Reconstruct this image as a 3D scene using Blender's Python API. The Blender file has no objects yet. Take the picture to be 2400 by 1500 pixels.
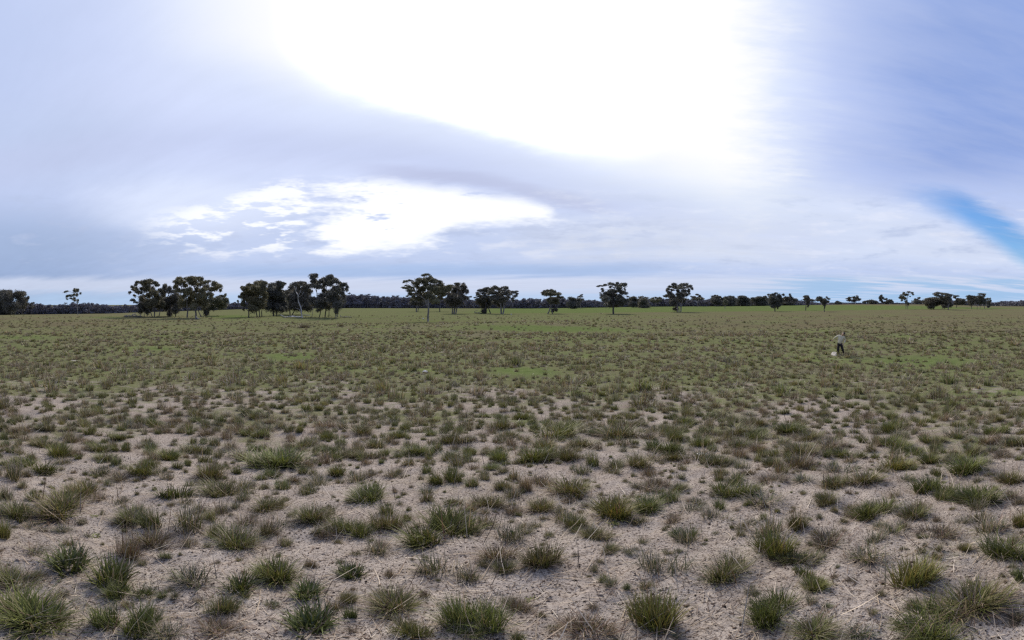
import bpy, math, random
import numpy as np
from mathutils import Vector

random.seed(7)
rng = np.random.default_rng(11)
scene = bpy.context.scene
COL = scene.collection

# ------------------------------------------------------------------ camera, sky, sun, exposure
PXR = 1146.0            # photograph pixels per radian of view (a stitched panorama, about 120 degrees wide)
HY = 712.0              # photograph row of the level horizon
CAM_H = 1.7
cd = bpy.data.cameras.new('camera')
cam = bpy.data.objects.new('camera', cd)
COL.objects.link(cam)
cd.type = 'PANO'
cd.panorama_type = 'EQUIRECTANGULAR'
cd.longitude_min, cd.longitude_max = -1200 / PXR, 1200 / PXR
cd.latitude_min, cd.latitude_max = -(1500 - HY) / PXR, HY / PXR
cd.clip_start, cd.clip_end = 0.05, 20000
cam.location = (0, 0, CAM_H)
cam.rotation_euler = (math.radians(90), 0, 0)
scene.camera = cam

SUN_AZ, SUN_EL = math.radians(-3.0), math.radians(37.0)
sd = bpy.data.lights.new('sun', 'SUN')
sd.energy = 4.6
sd.angle = math.radians(9)
sd.color = (1.0, 0.93, 0.84)
sun = bpy.data.objects.new('sun', sd)
COL.objects.link(sun)
sdir = Vector((math.sin(SUN_AZ) * math.cos(SUN_EL), math.cos(SUN_AZ) * math.cos(SUN_EL), math.sin(SUN_EL)))
sun.rotation_euler = (-sdir).to_track_quat('-Z', 'Y').to_euler()

vs = scene.view_settings
scene.display_settings.display_device = 'sRGB'
vs.view_transform = 'Standard'
vs.look = 'None'
vs.exposure = 0.0
vs.gamma = 1.0
vs.use_curve_mapping = False
scene.render.engine = 'CYCLES'
scene.cycles.max_bounces = 4
scene.cycles.diffuse_bounces = 2
scene.cycles.transmission_bounces = 2
scene.cycles.use_denoising = False
scene.cycles.use_adaptive_sampling = True
scene.cycles.adaptive_threshold = 0.010
scene.cycles.adaptive_min_samples = 12
scene.cycles.filter_width = 1.35


def lin(r, g, b):
    def f(c):
        c /= 255.0
        return c / 12.92 if c <= 0.04045 else ((c + 0.055) / 1.055) ** 2.4
    return (f(r), f(g), f(b), 1.0)


class NT:
    """Small helper that writes node maths as expressions."""

    def __init__(self, tree):
        self.t = tree

    def node(self, kind, **kw):
        n = self.t.nodes.new(kind)
        for k, v in kw.items():
            setattr(n, k, v)
        return n

    def put(self, sock, v):
        if isinstance(v, X):
            self.t.links.new(v.s, sock)
        elif hasattr(v, 'is_output'):
            self.t.links.new(v, sock)
        else:
            if isinstance(v, tuple) and sock.type == 'VECTOR':
                v = v[:3]
            sock.default_value = v

    def math(self, op, a, b=0.0, clamp=False):
        n = self.node('ShaderNodeMath', operation=op, use_clamp=clamp)
        self.put(n.inputs[0], a)
        self.put(n.inputs[1], b)
        return X(self, n.outputs[0])

    def sstep(self, v, a, b, lo=0.0, hi=1.0):
        n = self.node('ShaderNodeMapRange', interpolation_type='SMOOTHSTEP')
        flip = a > b
        if flip:
            a, b, lo, hi = b, a, hi, lo
        self.put(n.inputs[0], v)
        n.inputs[1].default_value, n.inputs[2].default_value = a, b
        n.inputs[3].default_value, n.inputs[4].default_value = lo, hi
        return X(self, n.outputs[0])

    def curve(self, v, pts):
        """Piecewise curve y(x) through pts, straight between them."""
        x0, x1 = pts[0][0], pts[-1][0]
        ys = [p[1] for p in pts]
        y0, y1 = min(ys), max(ys)
        n = self.node('ShaderNodeFloatCurve')
        c = n.mapping.curves[0]
        nx = [((p[0] - x0) / (x1 - x0), (p[1] - y0) / max(y1 - y0, 1e-6)) for p in pts]
        c.points[0].location = nx[0]
        c.points[1].location = nx[-1]
        for q in nx[1:-1]:
            c.points.new(*q)
        n.mapping.update()
        t = self.math('DIVIDE', self.math('SUBTRACT', v, x0), x1 - x0, clamp=True)
        self.put(n.inputs['Value'], t)
        return X(self, n.outputs[0]) * (y1 - y0) + y0

    def noise(self, vec, scale, detail=4.0, rough=0.55, distortion=0.0, colour=False):
        n = self.node('ShaderNodeTexNoise')
        self.put(n.inputs['Vector'], vec)
        n.inputs['Scale'].default_value = scale
        n.inputs['Detail'].default_value = detail
        n.inputs['Roughness'].default_value = rough
        n.inputs['Distortion'].default_value = distortion
        return X(self, n.outputs['Color' if colour else 'Fac'])

    def vec(self, x, y, z=0.0):
        n = self.node('ShaderNodeCombineXYZ')
        self.put(n.inputs[0], x)
        self.put(n.inputs[1], y)
        self.put(n.inputs[2], z)
        return X(self, n.outputs[0])

    def mix(self, fac, a, b):
        n = self.node('ShaderNodeMix', data_type='RGBA')
        self.put(n.inputs[0], fac)
        self.put(n.inputs[6], a)
        self.put(n.inputs[7], b)
        return X(self, n.outputs[2])

    def scale(self, col, f):
        n = self.node('ShaderNodeVectorMath', operation='SCALE')
        self.put(n.inputs[0], col)
        self.put(n.inputs[3], f)
        return X(self, n.outputs[0])


class X:
    def __init__(self, nt, s):
        self.nt, self.s = nt, s

    def __add__(self, o): return self.nt.math('ADD', self, o)
    def __sub__(self, o): return self.nt.math('SUBTRACT', self, o)
    def __rsub__(self, o): return self.nt.math('SUBTRACT', o, self)
    def __mul__(self, o): return self.nt.math('MULTIPLY', self, o)
    def __truediv__(self, o): return self.nt.math('DIVIDE', self, o)
    __radd__ = __add__
    __rmul__ = __mul__


def build_sky():
    w = bpy.data.worlds.new('World')
    scene.world = w
    w.use_nodes = True
    t = w.node_tree
    t.nodes.clear()
    n = NT(t)
    tc = n.node('ShaderNodeTexCoord')
    sep = n.node('ShaderNodeSeparateXYZ')
    t.links.new(tc.outputs['Generated'], sep.inputs[0])
    dx, dy, dz = (X(n, sep.outputs[i]) for i in range(3))
    az = n.math('ARCTAN2', dx, dy)
    el = n.math('ARCSINE', dz)
    # azimuth and elevation in hundredths of 1/11.46 radian, so that numbers can be read off the panorama
    u0 = az * PXR + 1200.0
    v0 = HY - el * PXR
    # cloud-deck coordinates (a flat layer overhead) for streaks that converge on the horizon
    zz = n.math('MAXIMUM', dz, 0.0) + 0.07
    deck = n.vec(dx / zz, dy / zz)
    drot = n.node('ShaderNodeVectorRotate', rotation_type='Z_AXIS')
    n.put(drot.inputs['Vector'], deck)
    drot.inputs['Angle'].default_value = math.radians(18)
    dsc = n.node('ShaderNodeVectorMath', operation='MULTIPLY')
    t.links.new(drot.outputs[0], dsc.inputs[0])
    dsc.inputs[1].default_value = (0.45, 1.5, 1.0)
    streak = n.noise(dsc.outputs[0], 1.1, 4.0, 0.55, 0.0)
    dsc2 = n.node('ShaderNodeVectorMath', operation='MULTIPLY')
    t.links.new(drot.outputs[0], dsc2.inputs[0])
    dsc2.inputs[1].default_value = (0.8, 2.2, 1.0)
    fine = n.noise(dsc2.outputs[0], 2.6, 4.0, 0.62, 0.0)
    puff = n.noise(n.vec(u0 / 150.0, v0 / 40.0, 3.1), 1.0, 4.0, 0.62)
    pf2 = n.noise(n.vec(u0 / 75.0, v0 / 20.0, 8.3), 1.0, 3.0, 0.6)
    soft = n.noise(n.vec(u0 / 500.0, v0 / 170.0, 1.7), 1.0, 1.0, 0.5)
    u = u0 + (soft - 0.5) * 150.0 + (fine - 0.5) * 60.0
    v = v0 + (soft - 0.5) * 50.0 + (streak - 0.5) * 40.0 + (fine - 0.5) * 14.0
    front = n.sstep(n.math('ABSOLUTE', az), 1.9, 1.3)

    # clear air
    sky = n.node('ShaderNodeTexSky', sky_type='NISHITA')
    sky.sun_disc = False
    sky.sun_elevation = SUN_EL
    sky.sun_rotation = SUN_AZ
    sky.ozone_density = 3.0
    sky.dust_density = 0.3
    tint = n.node('ShaderNodeMix', data_type='RGBA', blend_type='MULTIPLY')
    tint.inputs[0].default_value = 1.0
    t.links.new(sky.outputs[0], tint.inputs[6])
    tint.inputs[7].default_value = (0.062, 0.086, 0.118, 1)
    clear = X(n, tint.outputs[2])

    # high thin cloud deck: lavender white
    c = n.mix(n.sstep(v, 330, 640), lin(209, 220, 252), lin(190, 205, 238))
    c = n.mix(n.sstep(u, 520, -150) * 0.9, c, lin(180, 196, 234))
    # darker grey blue low at the left
    c = n.mix(n.sstep(u, 620, 60) * n.sstep(v, 440, 590) * 0.9, c, lin(150, 172, 210))
    c = n.mix(n.sstep(u, 520, 120) * n.sstep(v, 200, 320) * n.sstep(v, 470, 380) * 0.55, c, lin(184, 199, 232))
    # bluer thin veil at the upper right
    veil = n.sstep(u, 1740, 2260) * n.sstep(v, 560, 330)
    c = n.mix(veil * (0.92 + (fine - 0.5) * 0.6), c, lin(143, 167, 222))
    # pale band that sweeps down to the right
    top = n.curve(u0, [(1200, 300), (1700, 405), (2100, 480), (2400, 590), (2600, 690)])
    band = n.sstep(v - top, -60, 50) * n.sstep(v, 655, 600) * n.sstep(u, 1450, 1750)
    c = n.mix(band * 0.75, c, lin(217, 226, 246))
    # the grey underside of the arch
    arch = n.curve(u0, [(-200, 480), (0, 400), (400, 345), (760, 335), (1100, 400), (1450, 470), (1800, 560), (2300, 640)])
    dist = v - arch
    a1 = n.sstep(dist, -95, -10) * n.sstep(dist, 75, 8)
    c = n.mix(a1 * 0.6 * n.sstep(u, 2100, 1600), c, lin(190, 201, 236))
    dk = n.curve(u0, [(650, 395), (900, 402), (1100, 418), (1300, 462), (1500, 505)])
    a2 = n.sstep(n.math('ABSOLUTE', v0 + (fine - 0.5) * 30 - dk), 27, 4) * n.sstep(u, 760, 1000) * n.sstep(u, 1520, 1280)
    c = n.mix(a2 * 0.75, c, lin(183, 191, 224))
    # broken puffs and streaks of the lower deck
    low = n.sstep(v0, 400, 520) * n.sstep(v0, 690, 610)
    c = n.mix(low * n.sstep(puff * 0.6 + pf2 * 0.4, 0.5, 0.66) * n.sstep(u0, 180, 520) * 0.6, c, lin(228, 233, 249))
    c = n.mix(low * n.sstep(puff, 0.47, 0.3) * 0.6, c, lin(178, 192, 224))
    pal = n.sstep(n.math('POWER', n.math('POWER', (u - 470) / 330.0, 2.0) + n.math('POWER', (v - 485) / 85.0, 2.0), 0.5), 1.05, 0.35)
    c = n.mix(pal * 0.85, c, lin(220, 230, 254))
    c = n.mix(n.sstep(u, 1080, 1350) * n.sstep(u, 2000, 1700) * n.sstep(v, 470, 545) * n.sstep(v, 635, 600) * (0.55 + (pf2 - 0.5) * 1.2), c, lin(211, 218, 235))
    c = n.mix(n.sstep(u, 1150, 1250) * n.sstep(u, 1700, 1450) * n.sstep(v0, 500, 530) * n.sstep(v0, 580, 550) * n.sstep(pf2, 0.5, 0.35) * 0.5, c, lin(186, 196, 222))
    # open bright gap under the arch
    gt = n.curve(u0, [(250, 520), (500, 470), (720, 417), (850, 416), (1000, 432), (1150, 450), (1240, 468), (1290, 488), (1320, 512), (1400, 530)])
    gb = n.curve(u0, [(250, 560), (500, 572), (700, 588), (900, 586), (1000, 570), (1080, 540), (1150, 530), (1270, 527), (1320, 508), (1400, 500)])
    vg = v0 + (puff - 0.5) * 26 + (pf2 - 0.5) * 18
    gap = n.sstep(vg - gt, -12, 26) * n.sstep(gb - v0 + (puff - 0.5) * 80 + (pf2 - 0.5) * 70, -26, 34)
    solid = n.sstep(u0 + (puff - 0.5) * 600 + (pf2 - 0.5) * 350, 640, 860)
    broken = n.sstep(puff * 0.5 + pf2 * 0.5, 0.47, 0.56) * n.sstep(u0, 290, 480)
    gap = gap * n.math('MAXIMUM', solid, broken * 0.85)
    gap = gap * n.sstep(puff * 0.4 + pf2 * 0.6 + n.sstep(u0, 760, 1050) * 0.06, 0.36, 0.47)
    # the great glare of the sun behind thin cloud
    wb = n.curve(u0, [(560, 150), (700, 178), (850, 195), (1000, 225), (1200, 288), (1400, 348), (1600, 405), (1760, 440), (1900, 450)])
    wl = n.curve(v0, [(-300, 560), (0, 585), (90, 605), (180, 690), (300, 760)])
    vw = v0 + (fine - 0.5) * 26 + (soft - 0.5) * 30 + (puff - 0.5) * 40
    uw = u0 + (soft - 0.5) * 40 + (streak - 0.5) * 60
    g1 = n.sstep(wb - vw, -75, 85) * n.sstep(uw - wl, -300, 150) * n.sstep(uw + (fine - 0.5) * 130 + (puff - 0.5) * 190, 1880, 1680) * n.sstep(v0, -420, -60)
    halo = n.sstep(wb - v, -190, 60) * n.sstep(u - wl, -420, 120) * n.sstep(u + (fine - 0.5) * 200, 1990, 1690) * n.sstep(v0, -700, -60)
    c = n.mix(halo * 0.7 * front, c, lin(234, 243, 255))
    # low horizon: blue strip, pale strips
    hs = v0 + (streak - 0.5) * 26 + (soft - 0.5) * 14
    strip1 = n.sstep(hs, 606, 632) * n.sstep(hs, 662, 640)
    c = n.mix(strip1 * n.sstep(u0, 250, 700) * n.sstep(u0, 1750, 1350) * 0.8, c, lin(163, 188, 228))
    strip2 = n.sstep(hs, 640, 662) * n.sstep(hs, 700, 676)
    c = n.mix(strip2 * 0.75, c, lin(208, 216, 236))
    c = n.mix(n.sstep(hs, 672, 704) * 0.7, c, lin(180, 205, 234))
    blue_low = n.sstep(v0 + (fine - 0.5) * 30, 640, 662) * n.sstep(u0, 1620, 1950)
    c = n.mix(blue_low * n.sstep(streak, 0.62, 0.42) * 0.85, c, lin(158, 194, 232))
    # blue opening at the right: the clear sky shows
    bt = n.curve(u0, [(2050, 455), (2200, 440), (2300, 480), (2400, 540), (2600, 640)])
    bb = n.curve(u0, [(2050, 462), (2200, 500), (2300, 552), (2400, 622), (2600, 760)])
    vb = v0 + (fine - 0.5) * 34
    hole = n.sstep(vb - bt, -26, 26) * n.sstep(bb - vb, -24, 30) * n.sstep(u0, 2060, 2300)
    c = n.mix(hole * n.sstep(u0, 2700, 2500) * (0.97 + (fine - 0.5) * 0.7), c, clear)
    # gentle streaking everywhere
    c = n.scale(c, 1.02 + (streak - 0.5) * 0.16 + (fine - 0.5) * 0.10)
    c = n.mix(n.sstep(v0, 690, 560) * n.sstep(u0, 1950, 1500) * 0.08, c, lin(238, 241, 250))
    bright = n.sstep(n.math('POWER', n.math('POWER', (u0 - 1180) / 560.0, 2.0) + n.math('POWER', (v0 - 20) / 480.0, 2.0), 0.5), 1.0, 0.15)
    c = n.mix(g1 * front, c, n.scale(lin(255, 255, 255), 1.02 + bright * 4.2))
    c = n.mix(gap * front, c, (1.04, 1.06, 1.10, 1))
    # below the horizon: haze colour only
    c = n.mix(n.sstep(dz, -0.01, -0.12), c, (0.22, 0.22, 0.19, 1))
    bg = n.node('ShaderNodeBackground')
    n.put(bg.inputs['Color'], c)
    bg.inputs['Strength'].default_value = 1.0
    out = n.node('ShaderNodeOutputWorld')
    t.links.new(bg.outputs[0], out.inputs[0])
    w.cycles.sampling_method = 'MANUAL'
    w.cycles.sample_map_resolution = 512


build_sky()

# ------------------------------------------------------------------ terrain function
def sst(a, b, x):
    t = np.clip((x - a) / (b - a), 0, 1)
    return t * t * (3 - 2 * t)


LINE_U = np.array([0, 250, 300, 560, 820, 1240, 1400, 1500, 1660, 1840, 2000, 2200, 2300, 2400], float)
LINE_V = np.array([738, 735, 733, 725, 722, 723, 721, 719, 718, 716, 713, 713.5, 717, 718], float)
RTL_U = np.array([0, 1650, 1850, 1960, 2250, 2400], float)
RTL_R = np.array([450, 450, 600, 850, 850, 700], float)


def wood_r(th):
    return np.interp(th * PXR + 1200, RTL_U, RTL_R)


_k = np.random.default_rng(5)
WAVES = []
for lam, amp in ((60, .16), (22, .07), (7, .03), (2.2, .018), (0.8, .011), (0.3, .007), (0.13, .004)):
    for q in range(7):
        a = _k.uniform(0, 2 * math.pi)
        kk = 2 * math.pi / (lam * _k.uniform(.75, 1.3))
        WAVES.append((lam, math.cos(a) * kk, math.sin(a) * kk, _k.uniform(0, 6.28), amp / 2.2))


def ground_z(x, y):
    x = np.asarray(x, float)
    y = np.asarray(y, float)
    r = np.hypot(x, y)
    th = np.clip(np.arctan2(x, y), -1.15, 1.15)
    t0 = np.clip(r / 48.0, 0, 1)
    z = -2.2 * t0 * (2 - t0)
    R = wood_r(th)
    zt = CAM_H - R * (np.interp(th * PXR + 1200, LINE_U, LINE_V) - HY) / PXR
    t = np.clip((r - 150) / (R - 150), 0, 1)
    z = z + (zt + 2.2) * (t * t * (3 - 2 * t) * .4 + t * .6)
    for lam, kx, ky, ph, amp in WAVES:
        if lam > 3:
            fade = 1.0 if lam < 30 else sst(8, 40, r)
            z = z + amp * fade * np.sin(kx * x + ky * y + ph) * (1 - sst(120, 200, r))
        else:
            z = z + amp * np.sin(kx * x + ky * y + ph) * (1 - sst(lam * 14, lam * 40, r))
    return z


_rr = np.geomspace(1.2, 1400, 2600)


def ground_at(u, v):
    """World point on the ground seen at photograph column u, row v."""
    th = (u - 1200) / PXR
    dep = math.tan((v - HY) / PXR)
    s, c = math.sin(th), math.cos(th)
    f = CAM_H - _rr * dep - ground_z(_rr * s, _rr * c)
    i = np.nonzero(f <= 0)[0]
    if len(i) == 0 or i[0] == 0:
        r = float(wood_r(th)) * .96
    else:
        i = i[0]
        r = _rr[i - 1] + (_rr[i] - _rr[i - 1]) * f[i - 1] / (f[i - 1] - f[i] + 1e-9)
    return Vector((r * s, r * c, float(ground_z(r * s, r * c)))), float(r), th


# ------------------------------------------------------------------ mesh helpers
def mesh_from(name, verts, faces, mat, cols=None, smooth=False):
    me = bpy.data.meshes.new(name)
    verts = np.asarray(verts, np.float32)
    if isinstance(faces, np.ndarray):
        k = faces.shape[1]
        nf = faces.shape[0]
        me.vertices.add(len(verts))
        me.vertices.foreach_set('co', verts.ravel())
        me.loops.add(nf * k)
        me.loops.foreach_set('vertex_index', faces.astype(np.int32).ravel())
        me.polygons.add(nf)
        me.polygons.foreach_set('loop_start', np.arange(0, nf * k, k, dtype=np.int32))
        me.update(calc_edges=True)
        me.validate()
    else:
        me.from_pydata(verts.tolist(), [], faces)
        me.update()
    if cols is not None:
        at = me.attributes.new('col', 'FLOAT_COLOR', 'POINT')
        c4 = np.ones((len(verts), 4), np.float32)
        c4[:, :3] = cols
        at.data.foreach_set('color', c4.ravel())
    if smooth:
        me.polygons.foreach_set('use_smooth', np.ones(len(me.polygons), bool))
    if mat:
        me.materials.append(mat)
    return me


def link(name, me, parent=None, loc=None):
    o = bpy.data.objects.new(name, me)
    COL.objects.link(o)
    if parent is not None:
        o.parent = parent
    if loc is not None:
        o.location = loc
    return o


def tag(o, label, cat=None, group=None, kind=None):
    o['label'] = label
    if cat:
        o['category'] = cat
    if group:
        o['group'] = group
    if kind:
        o['kind'] = kind
    return o


class Tubes:
    """Collects tapered, slightly crooked tubes into one mesh."""

    def __init__(self):
        self.v, self.f, self.n = [], [], 0

    def add(self, pts, rad, sides=6, cap=True):
        pts = [np.array(p, float) for p in pts]
        m = len(pts)
        ring0 = self.n
        for i, p in enumerate(pts):
            d = pts[min(i + 1, m - 1)] - pts[max(i - 1, 0)]
            d = d / (np.linalg.norm(d) + 1e-9)
            a = np.cross(d, [0.31, 0.87, 0.19] if abs(d[2]) > .6 else [0, 0, 1.0])
            a /= np.linalg.norm(a) + 1e-9
            b = np.cross(d, a)
            for k in range(sides):
                t = 2 * math.pi * k / sides
                self.v.append(p + (a * math.cos(t) + b * math.sin(t)) * rad[i])
        for i in range(m - 1):
            for k in range(sides):
                k2 = (k + 1) % sides
                self.f.append((ring0 + i * sides + k, ring0 + i * sides + k2,
                               ring0 + (i + 1) * sides + k2, ring0 + (i + 1) * sides + k))
        if cap:
            self.f.append(tuple(ring0 + k for k in range(sides))[::-1])
            self.f.append(tuple(ring0 + (m - 1) * sides + k for k in range(sides)))
        self.n += m * sides

    def mesh(self, name, mat):
        return mesh_from(name, np.array(self.v), self.f, mat, smooth=True)


# ------------------------------------------------------------------ materials
def new_mat(name):
    m = bpy.data.materials.new(name)
    m.use_nodes = True
    t = m.node_tree
    t.nodes.clear()
    return m, NT(t)


def finish(n, shader):
    out = n.node('ShaderNodeOutputMaterial')
    n.t.links.new(shader, out.inputs[0])


def foliage_mat(name, rough=0.6, trans=0.26, vary=0.35, tsat=(1.15, 1.1, 0.7), gain=1.0):
    m, n = new_mat(name)
    at = n.node('ShaderNodeAttribute', attribute_name='col')
    oi = n.node('ShaderNodeObjectInfo')
    k = X(n, oi.outputs['Random']) * (vary * gain) + (1 - vary * .5) * gain
    base = n.scale(at.outputs['Color'], k)
    warm = n.math('FRACT', X(n, oi.outputs['Random']) * 7.31)
    mul = n.node('ShaderNodeMix', data_type='RGBA', blend_type='MULTIPLY')
    n.put(mul.inputs[0], warm * 0.6)
    n.put(mul.inputs[6], base)
    mul.inputs[7].default_value = (1.15, 0.96, 0.85, 1)
    p = n.node('ShaderNodeBsdfPrincipled')
    n.put(p.inputs['Base Color'], mul.outputs[2])
    p.inputs['Roughness'].default_value = rough
    p.inputs['Specular IOR Level'].default_value = 0.08
    tr = n.node('ShaderNodeBsdfTranslucent')
    tm = n.node('ShaderNodeMix', data_type='RGBA', blend_type='MULTIPLY')
    tm.inputs[0].default_value = 1.0
    n.put(tm.inputs[6], mul.outputs[2])
    tm.inputs[7].default_value = (*tsat, 1)
    n.put(tr.inputs['Color'], tm.outputs[2])
    ms = n.node('ShaderNodeMixShader')
    ms.inputs[0].default_value = trans
    n.t.links.new(p.outputs[0], ms.inputs[1])
    n.t.links.new(tr.outputs[0], ms.inputs[2])
    finish(n, ms.outputs[0])
    return m


def bark_mat(name, c1, c2, scale=3.0):
    m, n = new_mat(name)
    tc = n.node('ShaderNodeTexCoord')
    sc = n.node('ShaderNodeVectorMath', operation='MULTIPLY')
    n.t.links.new(tc.outputs['Object'], sc.inputs[0])
    sc.inputs[1].default_value = (1, 1, 0.25)
    f = n.noise(sc.outputs[0], scale, 5.0, 0.65)
    col = n.mix(n.sstep(f, 0.35, 0.65), (*c1, 1), (*c2, 1))
    p = n.node('ShaderNodeBsdfPrincipled')
    n.put(p.inputs['Base Color'], col)
    p.inputs['Roughness'].default_value = 0.85
    b = n.node('ShaderNodeBump')
    b.inputs['Strength'].default_value = 0.6
    b.inputs['Distance'].default_value = 0.05
    n.put(b.inputs['Height'], f)
    n.t.links.new(b.outputs[0], p.inputs['Normal'])
    finish(n, p.outputs[0])
    return m


def plain_mat(name, c1, c2, scale, rough=0.8):
    m, n = new_mat(name)
    tc = n.node('ShaderNodeTexCoord')
    f = n.noise(tc.outputs['Object'], scale, 4.0, 0.6)
    p = n.node('ShaderNodeBsdfPrincipled')
    n.put(p.inputs['Base Color'], n.mix(n.sstep(f, 0.35, 0.65), (*c1, 1), (*c2, 1)))
    p.inputs['Roughness'].default_value = rough
    p.inputs['Specular IOR Level'].default_value = 0.25
    b = n.node('ShaderNodeBump')
    b.inputs['Strength'].default_value = 0.4
    b.inputs['Distance'].default_value = 0.01
    n.put(b.inputs['Height'], f)
    n.t.links.new(b.outputs[0], p.inputs['Normal'])
    finish(n, p.outputs[0])
    return m


M_GRASS = foliage_mat('grass_blades', gain=0.72, trans=0.19)
M_LEAF = foliage_mat('gum_leaves', rough=0.5, trans=0.16, vary=0.3)
M_WOOD = foliage_mat('hazed_far_leaves', rough=0.7, trans=0.08, vary=0.2)
M_LITTER = foliage_mat('dry_litter', rough=0.8, trans=0.05, vary=0.1, gain=0.85)
M_BARK = bark_mat('gum_bark', (0.09, 0.075, 0.07), (0.20, 0.18, 0.165))
M_PALEBARK = bark_mat('pale_gum_bark', (0.10, 0.09, 0.083), (0.24, 0.225, 0.21))
M_DARKBARK = bark_mat('dark_bark', (0.035, 0.03, 0.03), (0.075, 0.065, 0.06))
M_DEAD = bark_mat('bleached_dead_wood', (0.26, 0.25, 0.245), (0.46, 0.445, 0.44), 2.0)
M_LOG = bark_mat('old_log_wood', (0.10, 0.09, 0.085), (0.24, 0.22, 0.21), 4.0)
M_STONE = plain_mat('pale_limestone', (0.42, 0.40, 0.37), (0.62, 0.60, 0.57), 9.0)


def ground_mat():
    m, n = new_mat('paddock_soil_and_short_grass')
    geo = n.node('ShaderNodeNewGeometry')
    P = geo.outputs['Position']
    big = n.noise(P, 0.35, 4.0, 0.6)
    mid = n.noise(P, 2.3, 5.0, 0.6)
    fin = n.noise(P, 26.0, 5.0, 0.7)
    grit = n.noise(P, 95.0, 3.0, 0.7)
    crumb = n.noise(P, 48.0, 2.0, 0.6, 0.8)
    cov = X(n, n.node('ShaderNodeAttribute', attribute_name='cover').outputs['Fac'])
    fld = X(n, n.node('ShaderNodeAttribute', attribute_name='field').outputs['Fac'])
    dry = X(n, n.node('ShaderNodeAttribute', attribute_name='dry').outputs['Fac'])
    pale = X(n, n.node('ShaderNodeAttribute', attribute_name='pale').outputs['Fac'])
    sand = n.mix(n.sstep(mid, 0.3, 0.7), (0.285, 0.235, 0.198, 1), (0.385, 0.33, 0.285, 1))
    damp = n.noise(P, 0.9, 4.0, 0.6)
    sand = n.mix(n.sstep(damp, 0.5, 0.68) * 0.55, sand, (0.20, 0.158, 0.128, 1))
    sand = n.mix(n.sstep(fin, 0.35, 0.7) * 0.55, sand, (0.49, 0.42, 0.35, 1))
    sand = n.mix(n.sstep(crumb, 0.53, 0.63) * 0.9, sand, (0.105, 0.08, 0.065, 1))
    sand = n.mix(n.sstep(grit, 0.57, 0.68) * 0.65, sand, (0.10, 0.075, 0.06, 1))
    # thin litter and moss film on parts of the bare soil
    moss = n.sstep(big, 0.50, 0.66) * n.sstep(fin, 0.42, 0.6)
    sand = n.mix(moss * 0.5, sand, (0.17, 0.145, 0.07, 1))
    # short grass cover
    gr = n.mix(n.sstep(mid, 0.3, 0.7), (0.096, 0.112, 0.044, 1), (0.145, 0.148, 0.072, 1))
    gr = n.mix(n.sstep(big, 0.35, 0.65) * 0.5, gr, (0.124, 0.110, 0.064, 1))
    patch = n.noise(P, 0.17, 5.0, 0.65)
    gr = n.mix(n.sstep(patch, 0.52, 0.66) * 0.7, gr, (0.125, 0.150, 0.052, 1))
    gr = n.mix(n.sstep(patch, 0.47, 0.34) * 0.6, gr, (0.145, 0.122, 0.085, 1))
    gr = n.mix(n.sstep(fin, 0.55, 0.75) * 0.45, gr, (0.045, 0.05, 0.026, 1))
    wide = n.noise(P, 0.06, 3.0, 0.6)
    gr = n.mix(dry * n.sstep(wide, 0.3, 0.62), gr, (0.122, 0.103, 0.062, 1))
    lush = n.mix(n.sstep(mid, 0.3, 0.7), (0.096, 0.128, 0.040, 1), (0.138, 0.162, 0.064, 1))
    m1 = n.sstep(cov + (mid - 0.5) * 1.2 + (big - 0.5) * 1.5 + (fin - 0.5) * 0.5, 0.32, 0.72)
    gr = n.scale(gr, 1.15)
    col = n.mix(m1, sand, gr)
    m2 = n.sstep(fld + (mid - 0.5) * 0.9 + (fin - 0.5) * 0.6, 0.3, 0.8)
    col = n.mix(m2, col, lush)
    col = n.mix(n.sstep(pale + (mid - 0.5) * 0.5, 0.4, 0.65), col, (0.36, 0.33, 0.29, 1))
    p = n.node('ShaderNodeBsdfPrincipled')
    col = n.scale(col, 0.80)
    n.put(p.inputs['Base Color'], col)
    p.inputs['Roughness'].default_value = 0.95
    p.inputs['Specular IOR Level'].default_value = 0.0
    b = n.node('ShaderNodeBump')
    b.inputs['Strength'].default_value = 0.8
    b.inputs['Distance'].default_value = 0.02
    n.put(b.inputs['Height'], fin * 0.6 + crumb * 0.5 + grit * 0.3)
    n.t.links.new(b.outputs[0], p.inputs['Normal'])
    finish(n, p.outputs[0])
    return m


M_GROUND = ground_mat()

# patches of lush short grass: column, row, half width, half height in the photograph, strength
GREEN = [(690, 836, 75, 9, 1), (1230, 872, 85, 12, 1), (2160, 846, 120, 11, 1), (1870, 846, 50, 5, .5),
         (1300, 771, 190, 7, 1.1), (1520, 800, 80, 7, .7), (1850, 790, 120, 6, .6), (380, 818, 40, 5, .9),
         (60, 792, 110, 6, .8), (100, 815, 60, 5, .6), (540, 742, 50, 3.5, 1.1), (250, 744, 70, 2.5, .7), (850, 742, 90, 3, .6),
         (1000, 790, 120, 8, .5), (1180, 812, 60, 5, .5), (1800, 770, 160, 6, .45), (2330, 815, 90, 8, .5),
         (640, 760, 200, 6, .4), (1420, 845, 60, 6, .5), (900, 838, 50, 5, .5), (1330, 895, 60, 5, .6), (2000, 862, 90, 7, .6)]
PALE = [(1962, 832, 16, 4, .55), (2170, 741, 90, .7, .5), (175, 845, 18, 2.5, .6), (1960, 842, 40, 4, .45), (1010, 905, 50, 8, .3)]


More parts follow.
